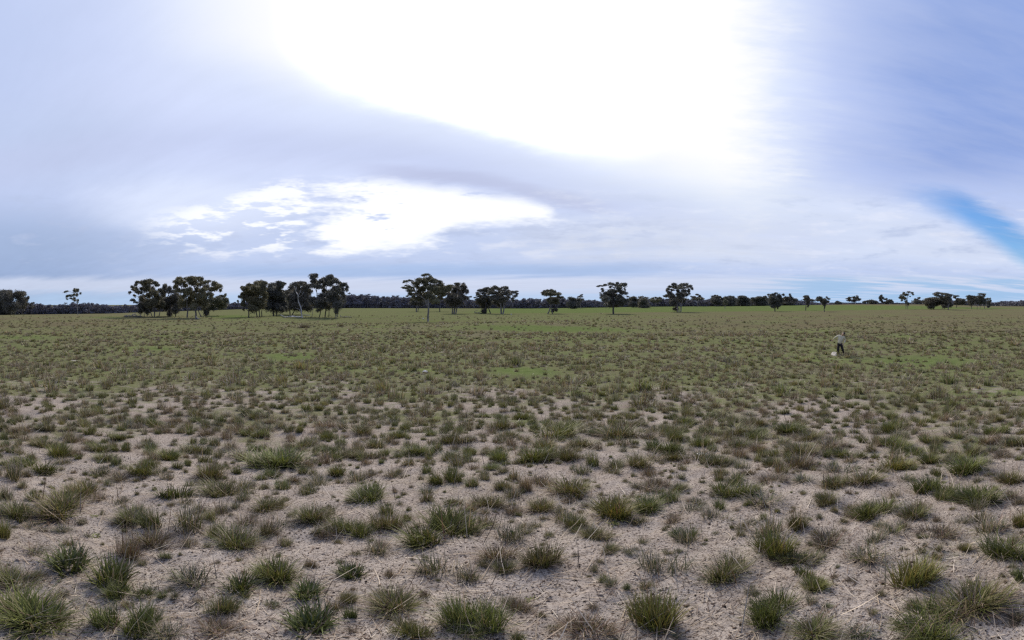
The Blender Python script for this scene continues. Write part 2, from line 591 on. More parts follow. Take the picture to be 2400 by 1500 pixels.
def build_ground():
    az = np.concatenate([np.linspace(-1.22, 1.22, 500), np.linspace(1.22, 2 * math.pi - 1.22, 62)[1:-1]])
    na = len(az)
    r = [0.25, .6, .9]
    while r[-1] < 3500:
        q = r[-1]
        k = 1.0085 if q < 15 else (1.013 if q < 60 else (1.02 if q < 900 else 1.1))
        r.append(q * k if q > .9 else q * k + .02)
    r = np.array(r)
    A, R = np.meshgrid(az, r)
    x = R * np.sin(A)
    y = R * np.cos(A)
    z = ground_z(x, y)
    verts = np.stack([x.ravel(), y.ravel(), z.ravel()], 1)
    i = np.arange(len(r) - 1)[:, None] * na
    j = np.arange(na)[None, :]
    j2 = (j + 1) % na
    F = np.stack([(i + j).ravel(), (i + na + j).ravel(), (i + na + j2).ravel(), (i + j2).ravel()], 1)
    verts = np.vstack([verts, [[0, 0, float(ground_z(0, 0))]]])
    me = mesh_from('ground', verts, F[:, ::-1].copy(), M_GROUND, smooth=True)
    # which way the faces point
    if me.polygons[1000].normal.z < 0:
        me.flip_normals()
    # ground cover attributes
    zc = verts[:-1]
    rr = np.hypot(zc[:, 0], zc[:, 1])
    th = np.arctan2(zc[:, 0], zc[:, 1])
    uu = th * PXR + 1200
    vv = HY + np.arctan2(CAM_H - zc[:, 2], rr) * PXR
    cover = 0.06 + .82 * np.clip((rr - 3.5) / 19, 0, 1) ** .85 + .1 * sst(18, 30, rr)
    field = np.zeros(len(zc))
    pale = np.zeros(len(zc))
    for li, lst in enumerate((GREEN, PALE)):
        for (gu, gv, gw, gh, s) in lst:
            c, cr, ct = ground_at(gu, gv)
            c1 = ground_at(gu, gv + gh)[1]
            c0 = ground_at(gu, gv - gh)[1]
            hw = gw / PXR * cr
            hd = max(abs(c0 - c1) / 2, .3)
            mid = (c0 + c1) / 2
            tx = (zc[:, 0] * math.cos(ct) - zc[:, 1] * math.sin(ct)) / hw
            ny = (zc[:, 0] * math.sin(ct) + zc[:, 1] * math.cos(ct) - mid) / hd
            val = s * np.clip(1.25 - np.sqrt(tx ** 2 + ny ** 2) * .75, 0, 1) ** .8
            if li == 0:
                field = np.maximum(field, val * .86)
            else:
                pale = np.maximum(pale, val)
    # the sown green field beyond the old fence line
    d = zc[:, 1] - (206 - .02 * zc[:, 0])
    field = np.maximum(field, 1.0 * sst(-2, 5, d) * sst(-60, 10, zc[:, 0]) * (1 - sst(330, 460, zc[:, 0])))
    field = np.maximum(field, .46 * sst(55, 120, rr) * (1 - sst(1350, 1750, uu)) * sst(200, 600, uu))
    dry = np.clip(sst(40, 90, rr) * (0.35 + .5 * sst(1350, 1800, uu) + .45 * sst(500, 150, uu)), 0, 1)
    for nm, arr in (('cover', cover), ('field', field), ('dry', dry), ('pale', pale)):
        at = me.attributes.new(nm, 'FLOAT', 'POINT')
        at.data.foreach_set('value', np.append(arr, 0).astype(np.float32))
    o = link('ground', me)
    tag(o, 'flat sandy paddock with bare soil in front and short grass beyond', kind='structure')
    return o


build_ground()

# ------------------------------------------------------------------ leaves and trees
LEAF_COLS = {
    'gum': [(0.108, 0.115, 0.080), (0.140, 0.142, 0.096), (0.086, 0.095, 0.074), (0.162, 0.152, 0.112)],
    'dark': [(0.098, 0.104, 0.090), (0.122, 0.125, 0.108), (0.082, 0.086, 0.084), (0.140, 0.130, 0.114)],
    'olive': [(0.175, 0.166, 0.100), (0.135, 0.134, 0.082), (0.205, 0.184, 0.120), (0.108, 0.112, 0.078)],
    'far': [(0.142, 0.144, 0.178), (0.176, 0.174, 0.204), (0.122, 0.126, 0.162), (0.194, 0.182, 0.196)],  # distance haze put into the leaf colour: lightened and tinted blue-grey
}


def leaf_cloud(clumps, L, kind, rg, fill=1.6):
    """Leaf-spray faces spread through flattened, dome-topped clumps: (centre, rx, ry, rz)."""
    V, C = [], []
    cols = np.array(LEAF_COLS[kind])
    parts = []
    for (c, ax, ay, az_) in clumps:
        k = 2 if ax < 2.5 * L else (4 if ax > 5 * L else 3)
        for q in range(k):
            o = rg.normal(size=3)
            o = o / np.linalg.norm(o) * rg.uniform(.25, .75)
            f = rg.uniform(.5, .78)
            parts.append((np.array(c) + o * np.array([ax, ay, az_ * 1.1]), ax * f, ay * f, min(az_ * f * 1.35, ax * .9)))
    for (c, ax, ay, az_) in parts:
        W = L * .5
        nl = int(fill * math.pi * ax * az_ / (.5 * L * W * .6)) + 6
        nl = min(nl, 1500)
        d = rg.normal(size=(nl, 3))
        d /= np.linalg.norm(d, axis=1)[:, None]
        rad = rg.random(nl) ** (1 / 2.4) * (1 + .16 * rg.normal(size=nl))
        flip = (d[:, 2] < -.25) & (rg.random(nl) < .6)
        d[flip, 2] *= -1
        P = np.array(c) + d * rad[:, None] * np.array([ax, ay, az_])
        # leaf frame: mostly hanging, random turn
        t = rg.normal(size=(nl, 3))
        t[:, 2] -= .5
        t /= np.linalg.norm(t, axis=1)[:, None]
        s = np.cross(t, rg.normal(size=(nl, 3)))
        s /= np.linalg.norm(s, axis=1)[:, None] + 1e-9
        ln = L * rg.uniform(.65, 1.35, nl)[:, None]
        wd = W * rg.uniform(.6, 1.2, nl)[:, None]
        q = np.stack([P - t * ln * .5, P + s * wd * .5, P + t * ln * .5, P - s * wd * .5], 1)
        V.append(q.reshape(-1, 3))
        cc = cols[rg.integers(0, len(cols), nl)] * rg.uniform(.75, 1.25, nl)[:, None]
        C.append(np.repeat(cc, 4, axis=0))
    V = np.vstack(V)
    C = np.vstack(C)
    F = np.arange(len(V)).reshape(-1, 4)
    return V, F, C


REG = {'A': (0, 620, 6.0), 'B': (280, 630, 8.5714), 'C': (540, 630, 8.0), 'D': (920, 630, 7.5),
       'E': (1240, 630, 5.7143), 'F': (1640, 640, 6.3158), 'G': (2000, 640, 6.0)}
TREE_N = 0


def tree(label, reg, base, stems, clumps, kind='gum', bark=None, rad=.2, name='gum_tree', group=None,
         fill=1.5, twigs=(), cat='tree', rmin=None, spread=.85, grow=1.15):
    """A tree traced from the panorama at its own distance: stems are lines, clumps are leaf masses (x, y, rx, ry)."""
    global TREE_N
    TREE_N += 1
    rg = np.random.default_rng(100 + TREE_N)
    ox, oy, s = REG[reg]
    bu, bv = base[0] / s + ox, base[1] / s + oy
    p, r, th = ground_at(bu, bv)
    lim = float(wood_r(th)) * .97
    if r > lim or (rmin and r < rmin):
        r = min(max(r, rmin or 0), lim)
        p = Vector((r * math.sin(th), r * math.cos(th), 0))
        p.z = float(ground_z(p.x, p.y))
    k = math.hypot(r, 2) / PXR / s            # metres for one traced pixel
    T = np.array([math.cos(th), -math.sin(th), 0])
    N = np.array([math.sin(th), math.cos(th), 0])
    Z = np.array([0, 0, 1.0])
    root = bpy.data.objects.new(name, None)
    root.empty_display_size = .5
    COL.objects.link(root)
    root.location = p
    tag(root, label, cat, group)

    def loc(x, y, d=0.0):
        return T * (x - base[0]) * k + Z * (base[1] - y) * k + N * d
    half = max([abs(c[0] - base[0]) + c[2] for c in clumps] + [10]) * k
    cx = np.mean([c[0] for c in clumps]) if clumps else base[0]
    nodes, tbs = [], []
    for si, st in enumerate(stems):
        tb = Tubes()
        tbs.append(tb)
        joined = si > 0 and st[0][1] < base[1] - 60 / (8.57 / s) * .6
        dd = 0.0 if si == 0 or joined else rg.uniform(-.7, .7)
        pts = [loc(st[0][0], st[0][1], dd) - Z * .25]
        rad0 = rad * (1 if si == 0 else rg.uniform(.6, .85))
        rads = [rad0 * 1.35]
        m = len(st)
        for i in range(m):
            q = loc(st[i][0], st[i][1], dd + rg.uniform(-.25, .25) * i)
            if i:
                mid = (q + pts[-1]) / 2 + rg.normal(size=3) * rad0 * .35
                pts.append(mid)
                rads.append(rad0 * (1 - .62 * (i - .5) / m))
            pts.append(q)
            rads.append(rad0 * (1 - .62 * i / m))
        tb.add(pts, rads, 7)
        for q, rr_ in zip(pts[2:], rads[2:]):
            nodes.append((q, rr_, si))
    cl3 = []
    for (x, y, rx, ry) in clumps:
        dx = (x - cx) * k
        lim_d = math.sqrt(max(half * half - dx * dx, .05 * half * half)) * spread
        d = rg.uniform(-1, 1) * lim_d
        c = loc(x, y, d)
        cl3.append((c, rx * k * 1.16 * grow, rx * k * rg.uniform(.85, 1.2) * grow, ry * k * 1.38 * grow))
        if nodes:
            a, ar, si = min(nodes, key=lambda nd: np.linalg.norm(c - nd[0]) + (6 if nd[0][2] > c[2] - .1 else 0))
            mid = a * .5 + c * .5 + Z * .12 * np.linalg.norm(c - a) + rg.normal(size=3) * .12
            tbs[si].add([a, mid, c, c + (c - mid) * .25], [min(ar * .6, .12), .06, .035, .015], 5, False)
    for tw in twigs:
        pts = [loc(x, y, rg.uniform(-.2, .2)) for x, y in tw]
        tbs[0].add(pts, list(np.linspace(.07, .02, len(pts))), 5)
    for tb in tbs:
        link('trunk', tb.mesh('trunk', bark or M_BARK), root)
    if clumps:
        L = max(.30, r * .0027)
        # further masses on the far side so the crown is round
        extra = []
        for (c, a, b, h) in cl3:
            if rg.random() < .35:
                off = N * rg.uniform(-.6, .6) * half + T * rg.uniform(-.2, .2) * a
                extra.append((c + off, a * .8, b * .8, h * .8))
        V, F, C = leaf_cloud(cl3 + extra, L, kind, rg, fill * 2.0)
        link('crown', mesh_from('crown', V, F, M_LEAF, C), root)
    return root


# --- left of the picture
tree('bushy gum with pale stems cut by the left edge', 'A', (255, 710),
     [[(255, 710), (250, 600), (230, 520)], [(215, 706), (220, 620), (190, 540)]],
     [(220, 420, 100, 36), (340, 418, 50, 22), (380, 460, 30, 18), (150, 480, 90, 55), (270, 490, 80, 50), (180, 570, 100, 50),
      (300, 560, 60, 45), (340, 510, 40, 30), (350, 575, 40, 18), (120, 420, 60, 30)], 'dark', M_PALEBARK, .16)
tree('dark low gum at the far left edge, half out of the picture', 'A', (90, 708),
     [[(90, 708), (80, 600), (60, 500)], [(165, 706), (150, 620)]],
     [(90, 415, 80, 30), (20, 450, 60, 40), (30, 520, 70, 50), (100, 520, 70, 45), (60, 590, 80, 50), (130, 600, 70, 50), (90, 660, 110, 40),
      (10, 650, 60, 45), (180, 650, 50, 35)], 'dark', M_DARKBARK, .2)
tree('small umbrella-topped tree just right of the left-edge gums', 'A', (445, 690), [[(445, 690), (450, 600), (440, 540)]],
     [(445, 525, 30, 12), (425, 555, 25, 10), (470, 578, 28, 10), (440, 590, 35, 14)], 'dark', None, .12, rmin=260)
tree('slim lone tree with bare curved trunk and sparse crown', 'A', (1095, 715),
     [[(1095, 715), (1085, 600), (1080, 520), (1050, 440), (1050, 380)]],
     [(1050, 370, 35, 20), (1095, 375, 25, 18), (1120, 415, 20, 12), (1040, 420, 28, 16), (1085, 430, 24, 16), (990, 440, 32, 15),
      (950, 450, 28, 12), (925, 385, 32, 9), (945, 480, 24, 9), (1000, 480, 24, 10), (1045, 475, 22, 12), (1100, 520, 18, 16), (1052, 510, 18, 9)],
     'gum', M_PALEBARK, .13, twigs=[[(1082, 540), (1010, 500), (960, 440), (920, 390)]], fill=1.05)
# --- first grove
tree('tall round-crowned gum at the left of the first grove', 'B', (700, 962),
     [[(700, 962), (700, 820), (680, 640), (620, 420)], [(665, 965), (640, 900), (560, 760), (470, 520)], [(790, 960), (815, 860), (820, 760), (830, 560)]],
     [(550, 235, 85, 26), (390, 270, 60, 28), (320, 310, 45, 28), (250, 370, 35, 22), (640, 260, 60, 28), (720, 300, 55, 28), (790, 345, 60, 22),
      (560, 330, 80, 40), (650, 390, 70, 42), (310, 420, 60, 22), (350, 480, 50, 22), (165, 480, 30, 22), (210, 470, 25, 12), (300, 540, 45, 22),
      (440, 480, 60, 26), (520, 440, 50, 36), (600, 530, 70, 50), (700, 490, 80, 45), (830, 480, 90, 45), (900, 540, 60, 50), (760, 590, 90, 50),
      (480, 580, 80, 40), (640, 640, 80, 45), (280, 640, 55, 18), (340, 680, 40, 18), (850, 640, 60, 50), (480, 270, 60, 26), (450, 640, 70, 40), (620, 720, 110, 50), (760, 710, 100, 52), (860, 740, 80, 50), (700, 650, 90, 50), (560, 420, 60, 40), (430, 400, 50, 26)],
     'gum', M_BARK, .2)
tree('dark round shrub at the foot of the first grove, beside the log pile', 'B', (500, 960),
     [[(500, 962), (495, 880), (490, 800)], [(560, 960), (560, 880)]],
     [(500, 760, 105, 75), (560, 870, 55, 55), (450, 840, 55, 50), (540, 800, 90, 60), (470, 720, 80, 40), (600, 790, 50, 45)], 'dark', M_DARKBARK, .1,
     name='shrub', cat='shrub')
tree('dense dark low tree in the middle of the first grove', 'B', (1020, 962),
     [[(1020, 962), (1010, 860), (1030, 700), (960, 440)], [(1130, 955), (1120, 860), (1150, 720)], [(990, 958), (985, 880)]],
     [(940, 360, 60, 30), (930, 430, 55, 34), (1000, 420, 50, 36), (1060, 560, 100, 60), (1150, 600, 110, 70), (1050, 680, 115, 70), (1180, 720, 95, 60),
      (1000, 780, 80, 55), (1120, 820, 85, 55), (1020, 890, 55, 45), (920, 700, 70, 50), (1160, 870, 45, 30), (900, 380, 40, 22)], 'dark', M_DARKBARK, .2)
tree('broad spreading gum with stump at its foot, right of first grove', 'B', (1535, 985),
     [[(1535, 985), (1530, 850), (1550, 700), (1560, 560), (1500, 380)], [(1360, 962), (1360, 780), (1350, 600), (1250, 380)],
      [(1640, 950), (1600, 880), (1580, 800)]],
     [(1250, 205, 90, 40), (1120, 255, 70, 32), (1180, 285, 115, 34), (1330, 190, 30, 22), (1450, 225, 115, 34), (1560, 200, 60, 22), (1650, 230, 55, 40),
      (1450, 295, 100, 38), (1300, 330, 60, 34), (1600, 310, 70, 34), (1760, 270, 70, 26), (1900, 300, 70, 34), (1980, 360, 60, 34), (1740, 380, 100, 34),
      (1850, 410, 80, 30), (1950, 410, 60, 26), (2030, 450, 40, 26), (1100, 380, 60, 40), (1180, 430, 60, 34), (1280, 470, 60, 30), (1480, 470, 90, 50),
      (1590, 430, 60, 36), (1700, 560, 100, 52), (1330, 530, 80, 44), (1260, 600, 70, 44), (1420, 600, 80, 44), (1530, 580, 70, 52), (1620, 640, 70, 36), (1400, 690, 110, 52), (1560, 700, 95, 50), (1700, 690, 100, 52), (1280, 690, 90, 55), (1380, 420, 80, 44), (1660, 470, 70, 36), (1820, 520, 60, 30), (1480, 760, 70, 40)],
     'olive', M_BARK, .26)
tree('low leafy tree sprawling at the right end of the first grove', 'B', (1760, 950),
     [[(1760, 950), (1750, 850), (1820, 700), (1960, 600)], [(1700, 950), (1690, 840)], [(1800, 948), (1800, 850)]],
     [(1990, 560, 50, 20), (2060, 560, 60, 26), (2130, 520, 35, 16), (2100, 640, 70, 34), (1960, 640, 105, 42), (2000, 720, 150, 50), (1850, 640, 70, 40),
      (1760, 880, 60, 55), (1740, 780, 80, 45), (1840, 760, 80, 40)], 'gum', M_DARKBARK, .14,
     twigs=[[(1840, 830), (1920, 835), (2030, 820)], [(1600, 820), (1680, 770), (1760, 740)]])
# --- second grove
tree('leaning gum with low hanging foliage, left end of second grove', 'C', (340, 912),
     [[(340, 912), (345, 800), (352, 720), (410, 660), (440, 480)], [(500, 885), (485, 800), (520, 700), (540, 480)], [(545, 885), (545, 780), (560, 650)],
      [(592, 882), (590, 780)]],
     [(540, 265, 105, 42), (600, 300, 70, 50), (440, 310, 60, 34), (350, 330, 60, 30), (240, 360, 62, 26), (280, 400, 60, 26), (470, 370, 95, 34),
      (590, 375, 75, 42), (350, 450, 115, 42), (240, 490, 68, 42), (420, 520, 115, 50), (560, 460, 85, 50), (180, 540, 38, 26), (140, 610, 22, 30),
      (300, 560, 88, 42), (460, 600, 115, 50), (250, 680, 45, 50), (400, 650, 95, 42), (560, 650, 95, 50), (240, 770, 20, 22), (520, 720, 85, 42), (420, 740, 100, 36), (330, 400, 70, 34), (640, 560, 60, 50)],
     'olive', M_DARKBARK, .2, twigs=[[(380, 840), (400, 780), (460, 720), (520, 690)], [(370, 840), (420, 820), (470, 825)]])
tree('dense dark gum second from the left in the second grove', 'C', (810, 892),
     [[(810, 892), (800, 760), (820, 600), (850, 400)], [(860, 890), (870, 780), (900, 600)]],
     [(800, 310, 88, 30), (750, 340, 60, 32), (920, 280, 60, 22), (1010, 290, 55, 22), (930, 345, 60, 42), (850, 380, 95, 50), (700, 430, 78, 44),
      (800, 480, 140, 70), (930, 480, 85, 58), (750, 600, 130, 78), (880, 620, 120, 78), (980, 560, 55, 40), (800, 730, 140, 60), (930, 730, 75, 42), (680, 700, 90, 60), (1010, 660, 80, 70), (660, 560, 70, 60), (1000, 760, 60, 40)],
     'dark', M_DARKBARK, .24)
tree('flat-topped dark gum behind the dead white trunk', 'C', (1120, 860),
     [[(1120, 860), (1115, 760), (1180, 600), (1220, 400)], [(1160, 858), (1250, 700), (1380, 520)]],
     [(1200, 310, 88, 26), (1320, 280, 78, 26), (1420, 290, 52, 36), (1130, 350, 78, 34), (1240, 370, 78, 42), (1400, 370, 95, 42), (1180, 430, 110, 42),
      (1350, 440, 110, 50), (1470, 420, 68, 34), (1120, 480, 85, 50), (1250, 560, 120, 78), (1400, 560, 95, 68), (1120, 600, 75, 58), (1380, 680, 100, 58),
      (1200, 700, 110, 50), (1450, 740, 70, 42), (1510, 480, 55, 22), (1060, 730, 80, 50), (1320, 760, 80, 40), (1080, 540, 70, 60)], 'dark', M_DARKBARK, .22)
tree('dead bleached white tree, bare and leaning, in the second grove', 'C', (1350, 915),
     [[(1350, 915), (1330, 820), (1310, 700), (1270, 570), (1270, 500), (1222, 420), (1200, 330)]], [], 'gum', M_DEAD, .19, name='dead_tree',
     twigs=[[(1270, 510), (1310, 440), (1322, 395)], [(1278, 530), (1340, 490), (1375, 440)], [(1320, 740), (1345, 690), (1372, 668)],
            [(1222, 420), (1238, 370), (1232, 330)], [(1335, 840), (1290, 760), (1220, 730)]])
tree('tall airy gum with thin dark stems in the second grove', 'C', (1775, 908),
     [[(1775, 908), (1790, 780), (1800, 600), (1790, 420), (1830, 240)], [(1665, 912), (1690, 790), (1640, 560), (1600, 320)], [(1845, 906), (1850, 780), (1880, 560)]],
     [(1560, 160, 68, 34), (1540, 210, 48, 26), (1520, 250, 38, 16), (1620, 140, 38, 18), (1830, 150, 58, 22), (1770, 190, 68, 30), (1850, 210, 78, 26),
      (1700, 240, 78, 30), (1610, 280, 78, 30), (1520, 320, 48, 24), (1640, 340, 88, 28), (1720, 330, 58, 24), (1800, 300, 55, 30), (1760, 420, 55, 45),
      (1820, 440, 48, 34), (1560, 600, 68, 52), (1650, 600, 88, 52), (1750, 580, 95, 52), (1700, 690, 120, 52), (1850, 690, 80, 50), (1660, 780, 52, 24)],
     'dark', M_DARKBARK, .17, fill=1.35)
tree('tall airy gum at the right end of the second grove', 'C', (1980, 918),
     [[(1980, 918), (1970, 800), (1960, 620), (1930, 420), (1900, 260)], [(2010, 890), (2030, 700), (2090, 440)]],
     [(1900, 170, 68, 34), (1960, 220, 68, 30), (1900, 290, 58, 50), (2000, 250, 48, 34), (2080, 290, 58, 34), (2140, 300, 38, 34), (1930, 380, 68, 42),
      (2010, 420, 58, 42), (2080, 400, 58, 42), (2180, 340, 38, 34), (2170, 420, 38, 34), (2100, 470, 58, 42), (1880, 480, 75, 34), (1980, 490, 75, 34),
      (2140, 540, 45, 34), (2150, 600, 36, 24), (1880, 560, 110, 52), (2000, 580, 110, 60), (1980, 700, 100, 52), (2060, 640, 75, 52), (1990, 800, 50, 34)],
     'dark', M_PALEBARK, .15, fill=1.35)
tree('thin grey dead sapling between the dead tree and airy gums', 'C', (1530, 905), [[(1530, 905), (1545, 800), (1560, 700), (1562, 600)]], [], 'gum', M_PALEBARK, .07,
     name='dead_sapling', twigs=[[(1556, 700), (1580, 640), (1600, 600)], [(1560, 660), (1530, 610), (1520, 570)]])
# --- lone gums in the middle
tree('lone gum with forked pale trunk, nearest of the middle trees', 'D', (625, 928),
     [[(625, 928), (630, 760), (625, 620), (635, 450), (600, 280)], [(612, 660), (570, 540), (500, 475), (420, 440)]],
     [(590, 130, 58, 18), (670, 142, 38, 20), (480, 170, 58, 16), (440, 190, 34, 12), (620, 190, 88, 28), (500, 222, 78, 24), (410, 262, 68, 24), (560, 262, 78, 30),
      (250, 210, 44, 12), (210, 240, 24, 12), (320, 215, 34, 10), (210, 290, 28, 8), (690, 230, 68, 24), (790, 235, 68, 20), (820, 265, 85, 16), (880, 282, 28, 14),
      (720, 262, 48, 20), (700, 290, 38, 16), (430, 310, 44, 20), (330, 330, 48, 20), (230, 342, 46, 14), (300, 370, 46, 16), (350, 390, 58, 20), (480, 330, 38, 20),
      (550, 370, 58, 34), (620, 360, 68, 34), (680, 340, 58, 24), (650, 420, 68, 24), (440, 430, 85, 32), (330, 450, 58, 24), (270, 487, 28, 12), (370, 492, 38, 20),
      (450, 500, 68, 32), (560, 450, 58, 24), (560, 500, 55, 30), (330, 540, 36, 15), (660, 500, 75, 36), (500, 400, 60, 34), (720, 380, 60, 32), (600, 300, 70, 30), (480, 545, 60, 26)], 'gum', M_PALEBARK, .24, fill=1.45)
tree('dense gum half hidden behind the lone forked gum', 'D', (830, 752),
     [[(830, 752), (828, 640), (850, 440)]],
     [(760, 340, 78, 24), (860, 340, 78, 28), (960, 350, 78, 28), (820, 400, 105, 42), (930, 400, 85, 34), (780, 460, 85, 42), (880, 450, 55, 24), (1010, 312, 48, 16),
      (700, 520, 75, 34), (820, 510, 55, 24), (760, 560, 75, 30)], 'olive', M_DARKBARK, .25)
tree('distant two-stemmed tree left of the lone forked gum', 'D', (430, 757),
     [[(418, 757), (425, 660), (440, 590)], [(445, 757), (460, 670), (470, 600)]],
     [(440, 570, 85, 34), (380, 590, 60, 30), (500, 590, 60, 30), (430, 610, 90, 26)], 'dark', M_BARK, .3)
tree('gum with three thick stems and a ragged upright crown', 'D', (1080, 790),
     [[(1080, 790), (1095, 690), (1120, 560), (1140, 380)], [(1050, 778), (1045, 680), (1080, 540)], [(1112, 788), (1130, 650), (1200, 520), (1260, 340)]],
     [(1140, 277, 58, 15), (1265, 270, 44, 26), (1240, 320, 48, 34), (1290, 330, 38, 34), (1090, 332, 68, 24), (1130, 355, 55, 42), (1160, 400, 48, 50),
      (1090, 420, 55, 34), (1250, 400, 46, 26), (1310, 410, 36, 34), (1220, 450, 55, 34), (1080, 500, 105, 42), (1200, 520, 55, 42), (1010, 470, 55, 24),
      (1000, 560, 85, 42), (1110, 590, 115, 50), (1250, 530, 46, 32), (1300, 520, 36, 20), (1372, 490, 32, 9), (1320, 502, 28, 12)], 'dark', M_PALEBARK, .36)
tree('flat-crowned gum with bushy skirt, left of the gum pair', 'D', (1640, 785),
     [[(1640, 785), (1640, 700), (1620, 580), (1600, 420)], [(1722, 785), (1690, 700), (1650, 600)]],
     [(1640, 360, 68, 18), (1570, 390, 58, 20), (1500, 432, 38, 20), (1490, 457, 28, 12), (1660, 400, 58, 20), (1600, 440, 38, 16), (1480, 520, 43, 12), (1470, 545, 32, 8),
      (1590, 500, 75, 24), (1640, 505, 58, 24), (1580, 560, 85, 42), (1650, 600, 85, 50), (1560, 530, 48, 24), (1700, 560, 55, 32), (1620, 660, 65, 42), (1630, 740, 52, 38)],
     'dark', M_DARKBARK, .3)
tree('wide umbrella gum on split trunk, right of the gum pair', 'D', (1925, 794),
     [[(1912, 794), (1905, 680), (1900, 580), (1800, 400)], [(1940, 794), (1960, 680), (1950, 560), (2080, 440)]],
     [(1790, 337, 68, 20), (1870, 347, 58, 16), (1960, 332, 58, 16), (2000, 352, 48, 20), (1740, 372, 48, 20), (1720, 412, 48, 24), (1690, 452, 38, 20), (1790, 432, 58, 20),
      (1880, 382, 58, 16), (1950, 392, 58, 20), (1850, 422, 48, 16), (1900, 437, 58, 16), (2030, 392, 48, 16), (2090, 417, 68, 18), (2170, 412, 48, 16), (2200, 442, 28, 12),
      (1980, 442, 58, 20), (2080, 462, 58, 16), (2150, 482, 48, 14), (1790, 500, 58, 24), (1880, 492, 78, 28), (1950, 522, 68, 24), (1860, 552, 105, 42), (1960, 572, 75, 42),
      (1800, 582, 68, 32), (1900, 630, 70, 34), (2040, 502, 48, 16), (2120, 532, 38, 20), (2132, 565, 28, 12)], 'dark', M_PALEBARK, .34, fill=1.3)
tree('small leaning gum with a bushy foot', 'E', (252, 603),
     [[(250, 603), (275, 545), (295, 480), (300, 420), (280, 330)], [(312, 598), (300, 560), (296, 520)]],
     [(240, 300, 38, 17), (290, 292, 30, 16), (190, 320, 28, 12), (215, 355, 33, 15), (330, 312, 38, 18), (280, 340, 55, 20), (350, 342, 48, 17), (380, 347, 28, 15),
      (420, 375, 33, 15), (440, 382, 17, 10), (270, 420, 36, 24), (330, 422, 65, 24), (380, 432, 45, 24), (270, 460, 32, 20), (360, 555, 27, 16), (330, 540, 27, 12), (312, 572, 18, 12)],
     'gum', M_BARK, .28)
tree('big dark gum on a single straight trunk, centre right', 'E', (1130, 606),
     [[(1130, 606), (1130, 510), (1122, 400), (1150, 260)], [(1128, 500), (1180, 400), (1230, 290)]],
     [(1190, 196, 28, 12), (1080, 206, 38, 12), (1130, 210, 48, 12), (1240, 206, 43, 15), (1010, 211, 28, 11), (960, 226, 38, 8), (925, 236, 18, 6), (1190, 230, 38, 16),
      (1270, 230, 33, 20), (1090, 246, 28, 11), (980, 270, 20, 12), (990, 301, 23, 10), (1230, 280, 48, 24), (1290, 280, 18, 15), (1110, 296, 46, 15), (1150, 311, 38, 16),
      (1250, 320, 48, 20), (1290, 340, 28, 16), (1050, 340, 52, 24), (1130, 350, 48, 24), (990, 370, 38, 16), (960, 390, 23, 12), (1210, 370, 48, 20), (1040, 400, 55, 24),
      (1120, 420, 65, 32), (1200, 420, 55, 32), (1270, 420, 45, 28), (1330, 370, 23, 9), (1010, 430, 36, 12), (1150, 470, 90, 28), (1240, 460, 52, 26), (950, 326, 18, 6)],
     'dark', M_DARKBARK, .36, fill=1.35)
tree('dome-crowned gum with several upright stems on the green field edge', 'E', (2000, 581),
     [[(1995, 581), (1990, 500), (1960, 390), (1900, 290)], [(2018, 581), (2025, 500), (2000, 400), (2010, 260)], [(2034, 580), (2040, 480), (2090, 350)]],
     [(2010, 212, 58, 18), (1930, 222, 38, 15), (2080, 217, 48, 16), (2140, 242, 38, 16), (2175, 267, 16, 12), (1890, 242, 28, 12), (1860, 272, 33, 12), (1840, 297, 18, 8),
      (1980, 252, 48, 15), (2050, 262, 48, 15), (1920, 282, 38, 9), (1880, 312, 38, 12), (1860, 342, 38, 14), (1830, 367, 38, 14), (1900, 352, 38, 20), (2000, 302, 33, 14),
      (2080, 312, 48, 20), (2140, 302, 28, 20), (2150, 342, 20, 12), (2040, 342, 55, 20), (2000, 347, 38, 16), (2090, 362, 48, 20), (1880, 402, 65, 28), (1990, 402, 46, 24),
      (2070, 412, 55, 24), (1940, 452, 55, 32), (1955, 540, 36, 26)], 'dark', M_PALEBARK, .3, fill=1.3)
# --- single trees that stand out of the far wood
tree('thin umbrella tree rising above the wood, right of leaning gum', 'E', (690, 530), [[(690, 530), (692, 450), (690, 390)]],
     [(700, 355, 20, 7), (680, 380, 25, 8), (706, 382, 18, 8), (690, 410, 36, 10), (660, 415, 20, 8)], 'dark', None, .25, rmin=400)
tree('dark rounded tree at the wood edge, right of leaning gum', 'E', (600, 538), [[(600, 538), (600, 470)]],
     [(560, 410, 38, 16), (600, 430, 55, 26), (600, 470, 68, 36), (590, 500, 66, 28), (640, 470, 36, 30)], 'dark', M_DARKBARK, .3, rmin=380)
tree('flat-topped tree at the wood edge, right of the big dark gum', 'E', (1395, 522), [[(1395, 522), (1395, 420)]],
     [(1395, 398, 52, 15), (1360, 410, 24, 10), (1430, 412, 26, 10), (1390, 440, 60, 24), (1395, 480, 66, 28)], 'dark', M_DARKBARK, .3, rmin=380)
tree('square dark bush-like tree in front of the far wood', 'E', (1535, 525), [[(1535, 525), (1535, 430)]],
     [(1530, 400, 62, 16), (1535, 440, 66, 24), (1535, 480, 62, 32), (1540, 505, 62, 20)], 'dark', M_DARKBARK, .3, rmin=330)
tree('feathery pale tree above the wood, left of dome-crowned gum', 'E', (1700, 510), [[(1700, 510), (1700, 420)]],
     [(1660, 400, 28, 10), (1700, 392, 30, 10), (1745, 402, 30, 10), (1700, 430, 60, 16), (1640, 420, 26, 10)], 'gum', None, .25, rmin=420)
tree('umbrella tree above the wood, right of dome-crowned gum', 'E', (2255, 510), [[(2255, 510), (2260, 430), (2265, 370)]],
     [(2260, 352, 26, 9), (2290, 365, 20, 8), (2200, 380, 36, 8), (2300, 390, 36, 11), (2250, 405, 70, 15)], 'dark', None, .25, rmin=420)
